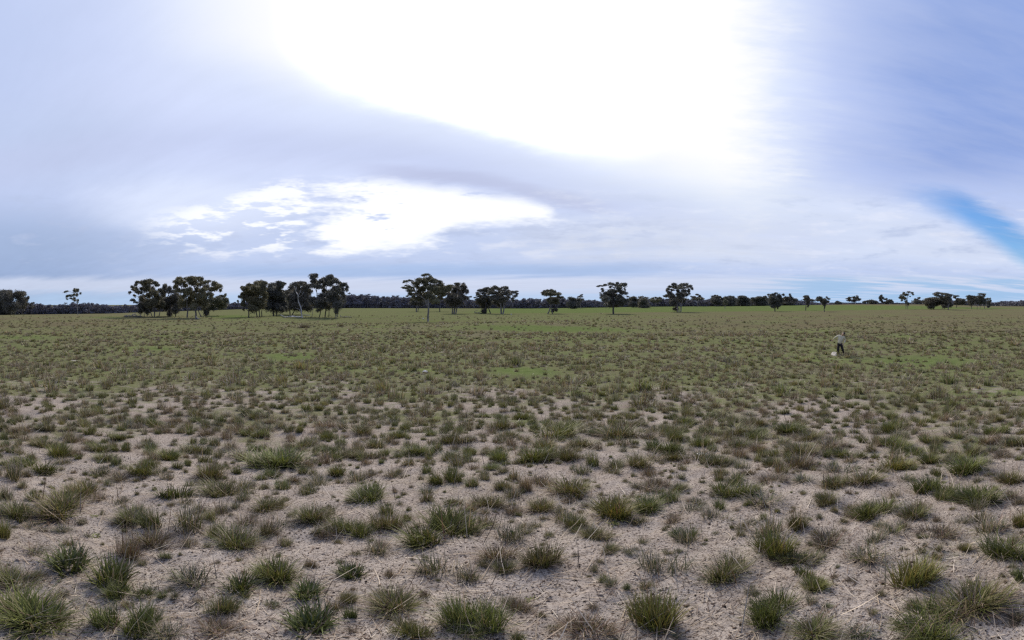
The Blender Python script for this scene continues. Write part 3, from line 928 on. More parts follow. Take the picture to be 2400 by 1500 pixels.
tree('bushy tree in the far wood, first of a row of three', 'F', (235, 493), [[(235, 493), (240, 400)]],
     [(245, 330, 32, 11), (225, 352, 36, 13), (265, 358, 28, 12), (240, 385, 56, 22), (300, 372, 36, 16), (330, 385, 36, 18), (260, 430, 80, 32)], 'dark', M_BARK, .3, rmin=420)
tree('small pale-stemmed tree on the green field before the wood', 'F', (373, 525), [[(373, 525), (376, 470), (380, 420)]],
     [(378, 405, 26, 12), (400, 420, 22, 12), (360, 425, 20, 10), (380, 445, 28, 14)], 'gum', M_PALEBARK, .22)
tree('broad dark tree in the far wood, second of three', 'F', (445, 492), [[(445, 492), (440, 400)]],
     [(430, 362, 46, 15), (492, 360, 25, 10), (450, 385, 66, 20), (440, 420, 66, 28), (450, 455, 70, 28)], 'dark', M_DARKBARK, .3, rmin=420)
tree('broad dark tree in the far wood, third of three', 'F', (640, 490), [[(640, 490), (640, 400)]],
     [(640, 366, 66, 15), (700, 375, 28, 13), (620, 392, 70, 20), (660, 420, 76, 28), (650, 455, 80, 28)], 'dark', M_DARKBARK, .3, rmin=420)
tree('long flat crown of trees merging left of the field oak', 'F', (880, 487), [[(840, 487), (840, 400)], [(920, 487), (920, 400)]],
     [(800, 376, 36, 10), (880, 374, 56, 12), (960, 364, 38, 12), (860, 400, 80, 20), (950, 400, 70, 22), (900, 440, 120, 30)], 'dark', M_DARKBARK, .3, rmin=420)
tree('full-crowned dark tree on the edge of the green field', 'F', (1114, 571), [[(1114, 571), (1112, 480), (1110, 400)]],
     [(1040, 325, 36, 8), (1120, 312, 38, 12), (1090, 345, 66, 20), (1190, 347, 42, 20), (1110, 390, 66, 28), (1190, 400, 46, 28), (1060, 420, 46, 24), (1130, 450, 75, 28),
      (1085, 485, 36, 16), (1155, 485, 38, 20), (1085, 515, 12, 12), (1150, 520, 16, 12)], 'dark', M_DARKBARK, .28, rmin=230)
tree('ragged tree right behind the full-crowned field tree', 'F', (1320, 480), [[(1300, 480), (1300, 400)], [(1350, 480), (1340, 390)]],
     [(1240, 320, 23, 9), (1330, 330, 27, 15), (1280, 362, 36, 15), (1340, 372, 42, 20), (1390, 402, 38, 16), (1260, 402, 46, 20), (1320, 422, 55, 20), (1300, 450, 80, 20)],
     'dark', None, .3, rmin=430)
tree('narrow tree with top-heavy crown left of the person', 'F', (1568, 556), [[(1568, 556), (1572, 470), (1580, 390)]],
     [(1580, 345, 38, 10), (1545, 357, 23, 10), (1610, 362, 18, 10), (1580, 387, 42, 14), (1640, 412, 38, 15), (1590, 430, 32, 20), (1580, 470, 22, 16), (1612, 480, 16, 16)],
     'dark', M_DARKBARK, .24)
tree('small tree with two-lobed crown above the walking person', 'F', (1848, 572), [[(1848, 572), (1845, 500), (1850, 420)], [(1850, 520), (1880, 400)]],
     [(1790, 376, 55, 14), (1770, 402, 42, 12), (1885, 356, 23, 8), (1900, 382, 23, 10), (1860, 402, 28, 16), (1820, 422, 46, 16), (1890, 422, 38, 12), (1850, 450, 27, 16),
      (1845, 490, 22, 20)], 'dark', M_DARKBARK, .22)
tree('tiny far tree cluster right of the person on the skyline', 'F', (2060, 455), [[(2060, 455), (2060, 420)]],
     [(2050, 412, 36, 10), (2070, 430, 42, 14), (2040, 440, 40, 12)], 'dark', None, .3)
tree('loose far tree on the skyline left of the bottle-shaped tree', 'F', (2290, 462), [[(2270, 462), (2265, 390)], [(2320, 462), (2330, 390)]],
     [(2230, 378, 46, 9), (2270, 362, 26, 11), (2330, 365, 22, 15), (2220, 402, 42, 12), (2290, 405, 46, 18), (2350, 400, 30, 12)], 'dark', None, .3)
tree('dark bottle-shaped tree alone on the far skyline', 'G', (392, 433), [[(392, 433), (390, 380)]],
     [(385, 330, 27, 18), (402, 345, 20, 16), (375, 355, 22, 14), (392, 378, 24, 14), (395, 400, 18, 12)], 'dark', M_DARKBARK, .4)
tree('low flat tree right beside the bottle-shaped skyline tree', 'G', (500, 432), [[(480, 432), (470, 380)], [(540, 432), (535, 390)]],
     [(460, 362, 27, 8), (530, 374, 32, 9), (500, 392, 52, 12), (470, 405, 40, 12), (545, 405, 30, 12)], 'dark', None, .3)
tree('long low hedge-like tree row left of bottle-shaped skyline tree', 'G', (240, 432), [[(200, 432), (200, 400)], [(280, 432), (280, 400)]],
     [(240, 386, 52, 9), (180, 398, 42, 11), (300, 398, 36, 11), (240, 408, 80, 14)], 'dark', None, .3)
tree('sparse two-stemmed tree with brown lower leaves, alone at right', 'G', (752, 510),
     [[(740, 510), (735, 440), (720, 370)], [(766, 506), (766, 440), (760, 350), (775, 280)]],
     [(770, 265, 42, 8), (710, 275, 18, 8), (820, 282, 23, 9), (835, 305, 18, 6), (690, 312, 23, 8), (740, 312, 33, 15), (660, 332, 18, 9), (680, 352, 33, 16), (720, 362, 28, 18),
      (690, 387, 23, 12), (650, 352, 13, 8), (800, 332, 13, 6), (745, 415, 34, 20), (760, 440, 22, 18)], 'gum', M_BARK, .2, fill=1.0)
tree('pair of small thin-topped trees left of the right-hand grove', 'G', (905, 436), [[(880, 436), (872, 370)], [(930, 436), (930, 360)]],
     [(870, 356, 18, 7), (930, 346, 18, 8), (890, 386, 36, 14), (940, 392, 27, 15), (910, 412, 60, 16)], 'dark', None, .3)
tree('low wide dome-shaped tree at the left of right-hand grove', 'G', (1132, 511), [[(1132, 511), (1130, 450), (1110, 390)]],
     [(1110, 368, 110, 17), (1090, 400, 100, 24), (1060, 430, 62, 24), (1160, 422, 80, 32), (1090, 470, 52, 18), (1020, 400, 40, 18)], 'dark', M_DARKBARK, .3)
tree('tall leaning gum in the middle of the right-hand grove', 'G', (1335, 517),
     [[(1335, 517), (1335, 440), (1290, 350), (1200, 300)], [(1340, 470), (1360, 400), (1350, 320)]],
     [(1190, 288, 57, 11), (1150, 301, 33, 11), (1260, 290, 48, 10), (1300, 303, 38, 9), (1350, 312, 38, 11), (1180, 322, 36, 11), (1240, 337, 38, 11), (1320, 347, 55, 15),
      (1370, 332, 23, 11), (1280, 382, 65, 20), (1350, 392, 46, 24), (1300, 432, 72, 28), (1270, 470, 42, 15), (1360, 460, 36, 20)], 'dark', M_BARK, .3)
tree('umbrella-topped tree behind the middle of right-hand grove', 'G', (1452, 487), [[(1452, 487), (1450, 420), (1440, 340)]],
     [(1440, 323, 38, 8), (1430, 343, 23, 8), (1480, 370, 38, 10), (1520, 380, 52, 15), (1460, 412, 46, 24), (1540, 412, 52, 20)], 'dark', M_DARKBARK, .3)
tree('flat-crowned tree on several stems, right part of right-hand grove', 'G', (1660, 506), [[(1660, 506), (1662, 440), (1640, 350)], [(1740, 502), (1748, 440), (1700, 360)]],
     [(1640, 330, 55, 11), (1700, 330, 38, 9), (1620, 360, 46, 15), (1690, 372, 55, 20), (1660, 412, 55, 24), (1720, 402, 46, 24)], 'dark', M_BARK, .26)
tree('tallest round-headed tree of the right part of right-hand grove', 'G', (1845, 503), [[(1845, 503), (1842, 440), (1800, 330)], [(1780, 500), (1785, 430)]],
     [(1790, 300, 48, 9), (1840, 317, 23, 14), (1780, 332, 46, 14), (1810, 362, 46, 20), (1790, 402, 52, 24), (1840, 402, 36, 24)], 'dark', M_BARK, .26)
tree('drooping leafy tree at the right end of right-hand grove', 'G', (1905, 492), [[(1905, 492), (1902, 440), (1895, 380)]],
     [(1890, 365, 38, 10), (1930, 392, 16, 20), (1880, 402, 36, 16), (1900, 442, 27, 24), (1910, 470, 26, 16)], 'dark', M_DARKBARK, .24)

# ------------------------------------------------------------------ far wood (one mass along the skyline)
TOP_U = np.array([-60, 40, 90, 130, 150, 180, 220, 245, 262, 300, 330, 430, 540, 620, 700, 820, 860, 900, 950, 1020, 1100, 1210, 1240, 1280, 1340, 1400, 1450, 1500,
                  1560, 1600, 1650, 1680, 1720, 1750, 1800, 1840, 1860, 1880, 1920, 1960, 2000, 2030, 2060, 2100, 2130, 2150, 2180, 2250, 2300, 2320, 2350, 2400, 2460], float)
TOP_V = np.array([714, 713, 714, 717, 714, 712, 711, 715, 719, 717, 714, 712, 711, 706, 700, 692, 693, 697, 697, 699, 703, 703, 701, 702, 701, 706, 704, 703,
                  701, 702, 704, 700, 700, 699, 700, 699, 702, 706, 710, 710, 710, 711.5, 710, 711, 711, 708, 705, 705, 707, 710, 707, 706, 706], float)


def build_wood():
    rg = np.random.default_rng(77)
    V, C = [], []
    tubes = Tubes()
    u = -90.0
    cl = []
    while u < 2490:
        th = (u - 1200) / PXR
        R = float(wood_r(th))
        for row in range(3):
            r = R + 4 + row * 11 + rg.uniform(-4, 4)
            x, y = r * math.sin(th), r * math.cos(th)
            zb = float(ground_z(x, y))
            top = CAM_H + r * (HY - float(np.interp(u, TOP_U, TOP_V))) / PXR
            H = max(top - zb, 2.0) * rg.uniform(.84, 1.08)
            wdt = rg.uniform(2.2, 4.6) * R / 450
            nlayer = 4
            for q in range(nlayer):
                f = (q + .5) / nlayer
                w2 = wdt * (1.05 if f < .5 else 1.15 - .5 * f)
                cl.append((np.array([x + rg.uniform(-1, 1) * wdt * .4, y + rg.uniform(-1, 1) * 2, zb + H * f]), w2, w2, H / nlayer * .68, R))
            if rg.random() < .35:
                ru = rg.uniform(.9, 1.12)
                cl.append((np.array([x + rg.uniform(-1, 1) * wdt, y, zb + H * ru]), wdt * .45, wdt * .45, .6, R))
            if row == 0 and rg.random() < .5:
                tubes.add([(x, y - 3, zb - .3), (x + rg.uniform(-.5, .5), y - 3, zb + H * .45)], [.28, .16], 5)
        u += rg.uniform(5.5, 10.5) * (450 / R) ** .5
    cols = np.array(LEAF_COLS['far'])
    for (c, ax, ay, az_, R) in cl:
        L = 1.25 * (R / 450)
        nl = int(2.1 * math.pi * ax * az_ / (.5 * L * L * .36)) + 5
        d = rg.normal(size=(nl, 3))
        d /= np.linalg.norm(d, axis=1)[:, None]
        P = c + d * (rg.random(nl) ** .45)[:, None] * np.array([ax, ay, az_])
        t = rg.normal(size=(nl, 3))
        t /= np.linalg.norm(t, axis=1)[:, None]
        s = np.cross(t, rg.normal(size=(nl, 3)))
        s /= np.linalg.norm(s, axis=1)[:, None] + 1e-9
        ln = L * rg.uniform(.6, 1.3, nl)[:, None]
        q = np.stack([P - t * ln * .5, P + s * ln * .3, P + t * ln * .5, P - s * ln * .3], 1)
        V.append(q.reshape(-1, 3))
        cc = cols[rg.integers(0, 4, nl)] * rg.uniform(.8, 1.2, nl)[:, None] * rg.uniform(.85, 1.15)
        C.append(np.repeat(cc, 4, axis=0))
    V = np.vstack(V)
    C = np.vstack(C)
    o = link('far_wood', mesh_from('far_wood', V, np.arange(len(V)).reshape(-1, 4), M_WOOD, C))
    tag(o, 'dark continuous belt of distant gum woodland along the skyline', 'woodland', kind='stuff')
    t = link('trunks', tubes.mesh('trunks', M_BARK), o)
    t['kind'] = 'stuff'


build_wood()

# ------------------------------------------------------------------ logs, stumps, stones
def log_thing(name, label, reg, base, lines, r0, mat, cat='log', group=None, part='branch', lift=.0):
    ox, oy, s = REG[reg]
    p, r, th = ground_at(base[0] / s + ox, base[1] / s + oy)
    k = r / PXR / s
    T = np.array([math.cos(th), -math.sin(th), 0])
    N = np.array([math.sin(th), math.cos(th), 0])
    root = bpy.data.objects.new(name, None)
    COL.objects.link(root)
    root.location = p
    tag(root, label, cat, group)
    rg = np.random.default_rng(int(base[0] * 7 + base[1]))
    for i, ln in enumerate(lines):
        tb = Tubes()
        pts = [T * (x - base[0]) * k + np.array([0, 0, max((base[1] - y) * k, r0 * .5)]) + N * (rg.uniform(-.3, .3) + d) for (x, y, d) in ln]
        pp, rr_ = [], []
        for j in range(len(pts)):
            f = j / max(len(pts) - 1, 1)
            if j:
                pp.append((pts[j] + pts[j - 1]) / 2 + rg.normal(size=3) * r0 * .2)
                rr_.append(r0 * (1 - .45 * (f - .5 / max(len(pts) - 1, 1))) * (1 if i == 0 else .6))
            pp.append(pts[j])
            rr_.append(r0 * (1 - .45 * f) * (1 if i == 0 else .6))
        tb.add(pp, rr_, 8)
        link('trunk' if i == 0 else part, tb.mesh('log', mat), root)
    return root


log_thing('fallen_log', 'bleached fallen trunk with upturned end beside the dead white tree', 'C', (1150, 918),
          [[(1340, 905, 0), (1240, 903, 0), (1150, 898, .3), (1020, 912, .2), (975, 885, 0), (938, 862, 0)], [(1180, 900, 0), (1120, 890, -.6), (1060, 905, -1)],
           [(1290, 905, 0), (1220, 895, .5), (1160, 880, 1.2)]], .2, M_DEAD)
log_thing('fallen_log', 'thin grey fallen branch right of the dead white tree', 'C', (1430, 885),
          [[(1365, 862, 0), (1430, 866, .3), (1500, 880, 0)], [(1430, 868, .2), (1470, 858, 0)]], .09, M_DEAD)
for i, (x, y, w) in enumerate([(130, 955, 60), (185, 962, 80), (250, 955, 90), (330, 962, 95), (410, 958, 90), (300, 930, 80)]):
    log_thing('stacked_log', ['short thick log at the left end of the log pile', 'second log from the left in the log pile',
                              'pale log in the middle of the pile left of first grove', 'dark log right of the middle of the log pile',
                              'log at the right end of the log pile, against the shrub', 'log lying on top of the log pile'][i], 'B', (x, y + 12),
              [[(x - w / 2, y - 2, 0), (x, y - 8 - (i % 2) * 8, .4), (x + w / 2, y - 4, .2)], [(x + 5, y - 8, 0), (x + 20, y - 30 - 6 * (i % 3), .2)]],
              .26 if i == 0 else .19, M_LOG, group='logs heaped left of the first grove', lift=0)
log_thing('tree_stump', 'broken weathered stump in front of the broad spreading gum', 'B', (1550, 1022),
          [[(1552, 1024, 0), (1548, 990, 0), (1542, 968, 0)], [(1550, 1018, 0), (1590, 1022, -.3), (1610, 1021, -.4)]], .34, M_LOG, 'stump', part='root')
log_thing('tree_stump', 'small dark stump right of the second grove', 'C', (2072, 910), [[(2072, 912, 0), (2070, 890, 0), (2066, 868, 0)], [(2074, 905, 0), (2090, 890, .1)]],
          .14, M_LOG, 'stump', part='root')
log_thing('fallen_log', 'long low dark log on the grass right of the second grove', 'C', (2190, 912),
          [[(2100, 906, 0), (2190, 903, .3), (2280, 905, 0)], [(2150, 905, 0), (2165, 892, .2)]], .13, M_LOG)
log_thing('fallen_log', 'grey fallen boughs left of the flat-crowned gum', 'D', (1500, 785),
          [[(1440, 770, 0), (1500, 774, 0), (1580, 778, 0)], [(1440, 765, 0), (1450, 740, 0), (1500, 735, .5)], [(1500, 774, 0), (1540, 755, .4), (1600, 760, 0)]], .2, M_LOG)


def stone(name, label, u, v, w_px, h_px, seed, mat=None, cat='stone'):
    p, r, th = ground_at(u, v)
    k = r / PXR
    rg = np.random.default_rng(seed)
    nu, nv = 12, 7
    vs_, fs = [], []
    for j in range(nv):
        f = j / (nv - 1)
        for i in range(nu):
            a = 2 * math.pi * i / nu
            rad = math.sin(math.pi * (.12 + .86 * f)) * (1 + .22 * math.sin(3 * a + seed) + rg.uniform(-.1, .1))
            vs_.append((math.cos(a) * rad * w_px * k * .5, math.sin(a) * rad * w_px * k * .4, (f * 1.15 - .15 + rg.uniform(-.05, .05)) * h_px * k))
    for j in range(nv - 1):
        for i in range(nu):
            fs.append((j * nu + i, j * nu + (i + 1) % nu, (j + 1) * nu + (i + 1) % nu, (j + 1) * nu + i))
    fs.append(tuple((nv - 1) * nu + i for i in range(nu)))
    o = link(name, mesh_from(name, np.array(vs_), fs, mat or M_STONE), loc=p)
    o.rotation_euler.z = rg.uniform(0, 3)
    tag(o, label, cat)
    return o


stone('limestone_rock', 'pale limestone rock lying among tussocks left of centre', 996, 874, 14, 7, 3)
stone('limestone_rock', 'small flat white stone in the right middle ground', 1643, 1067, 26, 7, 9)
stone('limestone_rock', 'tiny white stone near the foot of the lone forked gum', 992, 748, 4, 3, 5)
stone('limestone_rock', 'tiny white stone right of the wide umbrella gum', 1198, 738, 3.5, 3, 6)

# mound of dug pale sand beside the person
def sand_mound():
    p, r, th = ground_at(1961, 832)
    T = Vector((math.cos(th), -math.sin(th), 0))
    N = Vector((math.sin(th), math.cos(th), 0))
    vs_, fs = [], []
    n = 22
    for j in range(n):
        for i in range(n):
            a, b = (i / (n - 1) - .5) * 2, (j / (n - 1) - .5) * 2
            q = p + T * (a * .46 + .0) + N * (b * .8)
            h = max(0, 1 - (a * a + b * b)) ** .8 * (.22 - .12 * a) * (1 + .25 * math.sin(7 * a + 2 * b) * math.cos(5 * b))
            g = float(ground_z(q.x, q.y))
            vs_.append((q.x, q.y, g + h - .03 - (.15 if a * a + b * b > .92 else 0)))
    for j in range(n - 1):
        for i in range(n - 1):
            fs.append((j * n + i, j * n + i + 1, (j + 1) * n + i + 1, (j + 1) * n + i))
    o = link('sand_mound', mesh_from('sand_mound', np.array(vs_), fs, plain_mat('dug_sand', (0.26, 0.235, 0.205), (0.36, 0.33, 0.29), 6.0), smooth=True))
    tag(o, 'low pale heap of dug sand at the walking person\'s feet', 'sand heap')


sand_mound()

# ------------------------------------------------------------------ grass tussocks
GC = {'green': (0.138, 0.158, 0.048), 'bright': (0.20, 0.225, 0.06), 'dkgreen': (0.092, 0.114, 0.038), 'blue': (0.100, 0.120, 0.070),
      'olive': (0.165, 0.155, 0.072), 'yellow': (0.25, 0.21, 0.068), 'brown': (0.175, 0.128, 0.094), 'red': (0.17, 0.10, 0.075),
      'grey': (0.24, 0.215, 0.185), 'straw': (0.50, 0.43, 0.33), 'tan': (0.36, 0.295, 0.215)}
KINDS = {
    # mix, blade count, upright 0..1, width, straw stems
    'g': ([('green', .42), ('bright', .12), ('dkgreen', .2), ('olive', .12), ('grey', .08), ('tan', .06)], 700, .5, .95, 5),
    'o': ([('olive', .30), ('green', .26), ('brown', .18), ('grey', .16), ('tan', .10)], 660, .48, .85, 6),
    'b': ([('brown', .34), ('grey', .26), ('olive', .18), ('red', .12), ('tan', .10)], 520, .52, .75, 8),
    's': ([('grey', .32), ('blue', .24), ('green', .16), ('tan', .16), ('straw', .12)], 250, .52, .8, 10),
    'd': ([('dkgreen', .48), ('green', .26), ('blue', .16), ('grey', .10)], 200, .5, 1.9, 3),
    'y': ([('yellow', .30), ('bright', .22), ('olive', .22), ('green', .16), ('brown', .10)], 560, .62, .9, 5),
    'r': ([('green', .5), ('bright', .5)], 26, .15, 4.5, 0),
}


def tuft(kind, seed, count=None, width=1.0, segs=3, stems=True):
    """Unit tussock about 1 wide and 1 high. Returns blade and stem arrays (verts, faces, colours)."""
    rg = np.random.default_rng(seed)
    mixk, n0, up, wmul, nst = KINDS[kind]
    nb = count or n0
    names = [m[0] for m in mixk]
    pr = np.array([m[1] for m in mixk])
    pr = pr / pr.sum()
    # several sub-clumps make the outline uneven
    nc = rg.integers(3, 6)
    cc = rg.normal(size=(nc, 2)) * .13
    ch = rg.uniform(.7, 1.0, nc)
    V, F, C = [], [], []
    n = 0

    def blade(root, yaw, lean, ln, w, col, droop):
        nonlocal n
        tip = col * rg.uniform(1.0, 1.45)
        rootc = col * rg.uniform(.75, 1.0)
        d = np.array([math.cos(yaw), math.sin(yaw)])
        side = np.array([-d[1], d[0], 0])
        tw = rg.uniform(-.6, .6)
        side = side * math.cos(tw) + np.array([0, 0, 1]) * math.sin(tw) * .5
        p = np.array([root[0], root[1], -.03])
        ang = lean
        for i in range(segs + 1):
            f = i / segs
            wd = w * (1 - f) ** .7 * (.8 + .4 * (f < .5))
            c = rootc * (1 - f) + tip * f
            if i == segs:
                V.append(p)
                C.append(c)
            else:
                V.append(p - side * wd)
                V.append(p + side * wd)
                C.append(c)
                C.append(c)
            ang2 = ang + droop * f
            p = p + np.array([d[0] * math.sin(ang2), d[1] * math.sin(ang2), math.cos(ang2)]) * ln / segs
        for i in range(segs - 1):
            F.append((n + 2 * i, n + 2 * i + 1, n + 2 * i + 3, n + 2 * i + 2))
        F.append((n + 2 * segs - 2, n + 2 * segs - 1, n + 2 * segs))
        n += 2 * segs + 1

    for b in range(nb):
        k = rg.integers(0, nc)
        a = rg.uniform(0, 6.283)
        rr_ = .2 * math.sqrt(rg.random())
        root = cc[k] + np.array([math.cos(a), math.sin(a)]) * rr_
        out = math.atan2(root[1], root[0]) if rg.random() < .6 else a
        yaw = out + rg.normal() * .7
        colname = names[rg.choice(len(names), p=pr)]
        col = np.array(GC[colname]) * rg.uniform(.7, 1.3)
        dead = colname in ('grey', 'brown', 'tan', 'straw', 'red')
        if kind == 'r':
            blade(root * .3, a, rg.uniform(1.0, 1.4), .5 * rg.uniform(.7, 1.1), .05 * width, col, .25)
            continue
        if dead and rg.random() < .55:
            lean, ln, droop = rg.uniform(.8, 1.45), rg.uniform(.3, .62), rg.uniform(.0, .5)
        else:
            lean = min(abs(rg.normal()) * .46 * (1.35 - up) + .06, .75)
            ln = rg.uniform(.5, 1.0) * ch[k] * (1 - .25 * lean)
            droop = rg.uniform(.1, 1.2) * (1.3 - up)
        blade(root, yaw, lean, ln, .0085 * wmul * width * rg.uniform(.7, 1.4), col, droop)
    body = (np.array(V), list(F), np.array(C))
    V, F, C = [], [], []
    n = 0
    if stems and nst:
        for b in range(nst + int(rg.integers(0, 5))):
            root = rg.normal(size=2) * .2
            col = np.array(GC[rg.choice(['straw', 'tan', 'red', 'brown', 'grey', 'tan'])]) * rg.uniform(.8, 1.15)
            blade(root, rg.uniform(0, 6.28), abs(rg.normal()) * .45 + .05, rg.uniform(.8, 1.45), .0075 * width * rg.uniform(.7, 1.2), col, rg.uniform(-.2, .5))
    return body, ((np.array(V), list(F), np.array(C)) if V else None)


VAR = {}
for kd in KINDS:
    VAR[kd] = []
    for q in range(5 if kd in 'gos' else 4):
        body, st = tuft(kd, 1000 + ord(kd) * 10 + q)
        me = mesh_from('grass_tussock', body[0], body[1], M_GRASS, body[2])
        ms = mesh_from('dry_stems', st[0], st[1], M_GRASS, st[2]) if st else None
        VAR[kd].append((me, ms))

# traced foreground tussocks: zoom-window coordinates, three to one (x, foot y, width, height, kind)
T1 = [(220,310,230,110,'g'),(70,380,160,200,'s'),(310,160,150,80,'o'),(450,270,100,60,'s'),(700,190,130,80,'g'),(860,180,90,70,'g'),(1180,250,180,90,'g'),(1380,190,170,100,'o'),
(1030,160,120,70,'o'),(690,340,160,90,'s'),(980,330,160,110,'g'),(1110,350,130,60,'s'),(830,390,140,70,'b'),(1660,230,150,80,'s'),(1800,180,90,60,'g'),(1480,370,200,150,'o'),
(1560,520,260,120,'o'),(1215,500,180,130,'d'),(1300,740,220,250,'s'),(1990,310,320,110,'g'),(1900,370,110,60,'g'),(2080,390,90,60,'b'),(1770,410,70,50,'s'),(2240,430,150,100,'s'),
(2140,160,170,70,'o'),(2310,220,150,90,'g'),(2380,350,120,90,'g'),(620,500,200,140,'o'),(140,660,220,160,'o'),(440,640,320,180,'o'),(810,570,140,70,'s'),(930,690,200,120,'o'),
(1070,850,230,170,'b'),(1630,880,260,200,'o'),(1860,770,130,140,'b'),(1950,720,160,80,'s'),(1670,580,90,70,'s'),(1840,600,180,80,'o'),(2190,670,200,150,'o'),(20,780,110,140,'y'),
(220,740,110,60,'s'),(430,740,120,70,'s'),(240,890,140,60,'s'),(500,1040,280,200,'d'),(760,1140,280,260,'d'),(900,1200,180,140,'g'),(880,940,150,200,'b'),(90,1160,240,140,'o'),
(270,1070,110,80,'b'),(1400,1130,260,180,'s'),(1700,1180,200,160,'d'),(1960,1100,260,180,'g'),(2140,1220,200,150,'d'),(2190,990,70,80,'b'),(210,1480,420,220,'g'),(880,1490,240,230,'g'),
(1570,1320,160,160,'o'),(1540,1490,200,120,'b'),(1150,1490,180,130,'s'),(2200,1480,280,220,'d'),(2360,1300,100,100,'b'),(660,635,50,30,'r'),(670,780,70,40,'r'),(2330,760,140,90,'b')]
T2 = [(60,230,130,90,'o'),(240,160,140,90,'o'),(410,90,140,60,'g'),(120,60,150,50,'o'),(550,190,170,90,'g'),(620,70,90,50,'g'),(450,220,100,50,'o'),(770,130,180,100,'o'),(740,245,140,80,'o'),
(880,200,100,70,'g'),(910,110,110,60,'b'),(1000,70,70,40,'b'),(1170,80,130,60,'o'),(1050,195,110,60,'o'),(1345,250,230,150,'g'),(1040,310,100,60,'g'),(755,410,150,130,'g'),(370,370,120,100,'s'),
(210,360,100,60,'b'),(230,540,230,140,'g'),(300,740,160,180,'o'),(1145,450,120,90,'o'),(1310,450,100,150,'b'),(1420,430,150,110,'b'),(1640,490,240,150,'o'),(1010,580,160,120,'o'),
(1410,600,180,120,'o'),(1210,600,110,80,'b'),(1510,80,220,80,'g'),(1580,250,150,130,'o'),(1930,310,150,70,'o'),(1740,230,110,60,'s'),(2080,290,150,100,'o'),(2270,180,170,110,'g'),
(1980,90,260,80,'o'),(2060,430,100,60,'s'),(2220,430,150,70,'b'),(2160,350,110,70,'b'),(2350,460,110,70,'o'),(1920,650,280,180,'y'),(2170,590,200,110,'g'),(760,820,340,220,'g'),
(620,480,130,80,'s'),(790,550,100,70,'o'),(1220,820,200,170,'s'),(1340,720,120,80,'s'),(1640,720,170,150,'o'),(1770,800,160,70,'o'),(60,780,180,140,'g'),(230,910,140,130,'s'),
(1090,940,200,160,'b'),(1150,1030,160,110,'o'),(1410,1000,210,180,'o'),(700,1050,220,170,'s'),(870,1100,160,140,'s'),(90,1080,170,130,'d'),(2240,1080,220,230,'s'),(1910,1130,100,90,'s'),
(930,1450,240,250,'g'),(400,1330,270,180,'o'),(480,1490,160,130,'y'),(1240,1310,130,110,'b'),(2210,1480,300,320,'y'),(1760,1490,220,150,'b'),(40,1250,100,100,'o'),(60,1360,60,100,'d'),
(750,1490,200,120,'s'),(2370,790,110,80,'d'),(75,540,60,40,'o'),(1600,540,80,50,'b'),(1340,1240,90,40,'r'),(1910,700,90,40,'r'),(910,1490,160,60,'d'),(1870,890,100,60,'o')]
T3 = [(140,150,130,90,'g'),(240,280,130,110,'o'),(270,340,110,60,'o'),(390,220,120,90,'b'),(380,60,170,70,'o'),(560,60,110,50,'g'),(750,50,190,60,'g'),(630,290,150,90,'o'),(460,340,100,70,'b'),
(670,130,140,80,'s'),(820,300,200,140,'b'),(1050,170,190,110,'b'),(1100,340,160,100,'s'),(600,400,160,80,'b'),(360,490,190,130,'g'),(590,560,240,100,'s'),(860,400,140,60,'s'),(1060,440,190,80,'o'),
(1290,400,190,60,'o'),(1490,160,170,60,'g'),(1480,310,230,120,'y'),(1560,390,120,70,'s'),(1650,200,120,70,'g'),(1740,270,150,90,'g'),(1750,110,120,60,'g'),(1930,80,180,80,'s'),(2040,330,220,140,'g'),
(1790,470,190,150,'g'),(1020,560,160,110,'o'),(1370,640,200,130,'g'),(1640,660,180,140,'o'),(2100,560,260,130,'g'),(2290,410,200,130,'o'),(2250,230,130,70,'b'),(2370,60,90,60,'o'),(2360,550,80,90,'b'),
(1170,590,110,50,'b'),(1790,780,200,130,'b'),(1970,680,110,60,'s'),(2220,710,120,60,'s'),(820,730,140,150,'o'),(480,690,120,60,'s'),(200,680,160,100,'s'),(60,600,160,90,'s'),(60,840,170,150,'s'),
(650,930,250,230,'y'),(840,970,200,120,'o'),(1040,860,240,150,'b'),(1310,950,240,160,'s'),(1480,780,160,80,'s'),(1980,880,80,70,'o'),(300,1070,240,190,'o'),(1560,1150,300,280,'y'),(930,1170,160,110,'g'),
(650,1370,230,200,'g'),(2300,920,240,190,'g'),(2380,720,90,160,'y'),(2380,1100,80,140,'d'),(2050,1300,360,200,'o'),(1780,1500,330,220,'g'),(900,1490,240,130,'o'),(1250,1480,180,110,'s'),(2370,1370,110,90,'b'),
(880,1060,100,100,'d')]
SPOTS = []
for T, ox in ((T1, 0), (T2, 800), (T3, 1600)):
    for (x, y, w, h, kd) in T:
        SPOTS.append((x / 3 + ox, y / 3 + 1000, w / 3, h / 3, kd))
# the ones between and just behind them
tries = 0
while len(SPOTS) < 300 and tries < 6000:
    tries += 1
    v = 975 + 110 * random.random() ** 1.3
    u = random.uniform(-10, 2410)
    w = (26 + (v - 975) * .22) * random.uniform(.8, 1.5)
    if all(abs(u - s[0]) > (w + s[2]) * .42 or abs(v - s[1]) > 13 for s in SPOTS):
        SPOTS.append((u, v, w, w * random.uniform(.45, .75), random.choice('gooobbssg')))

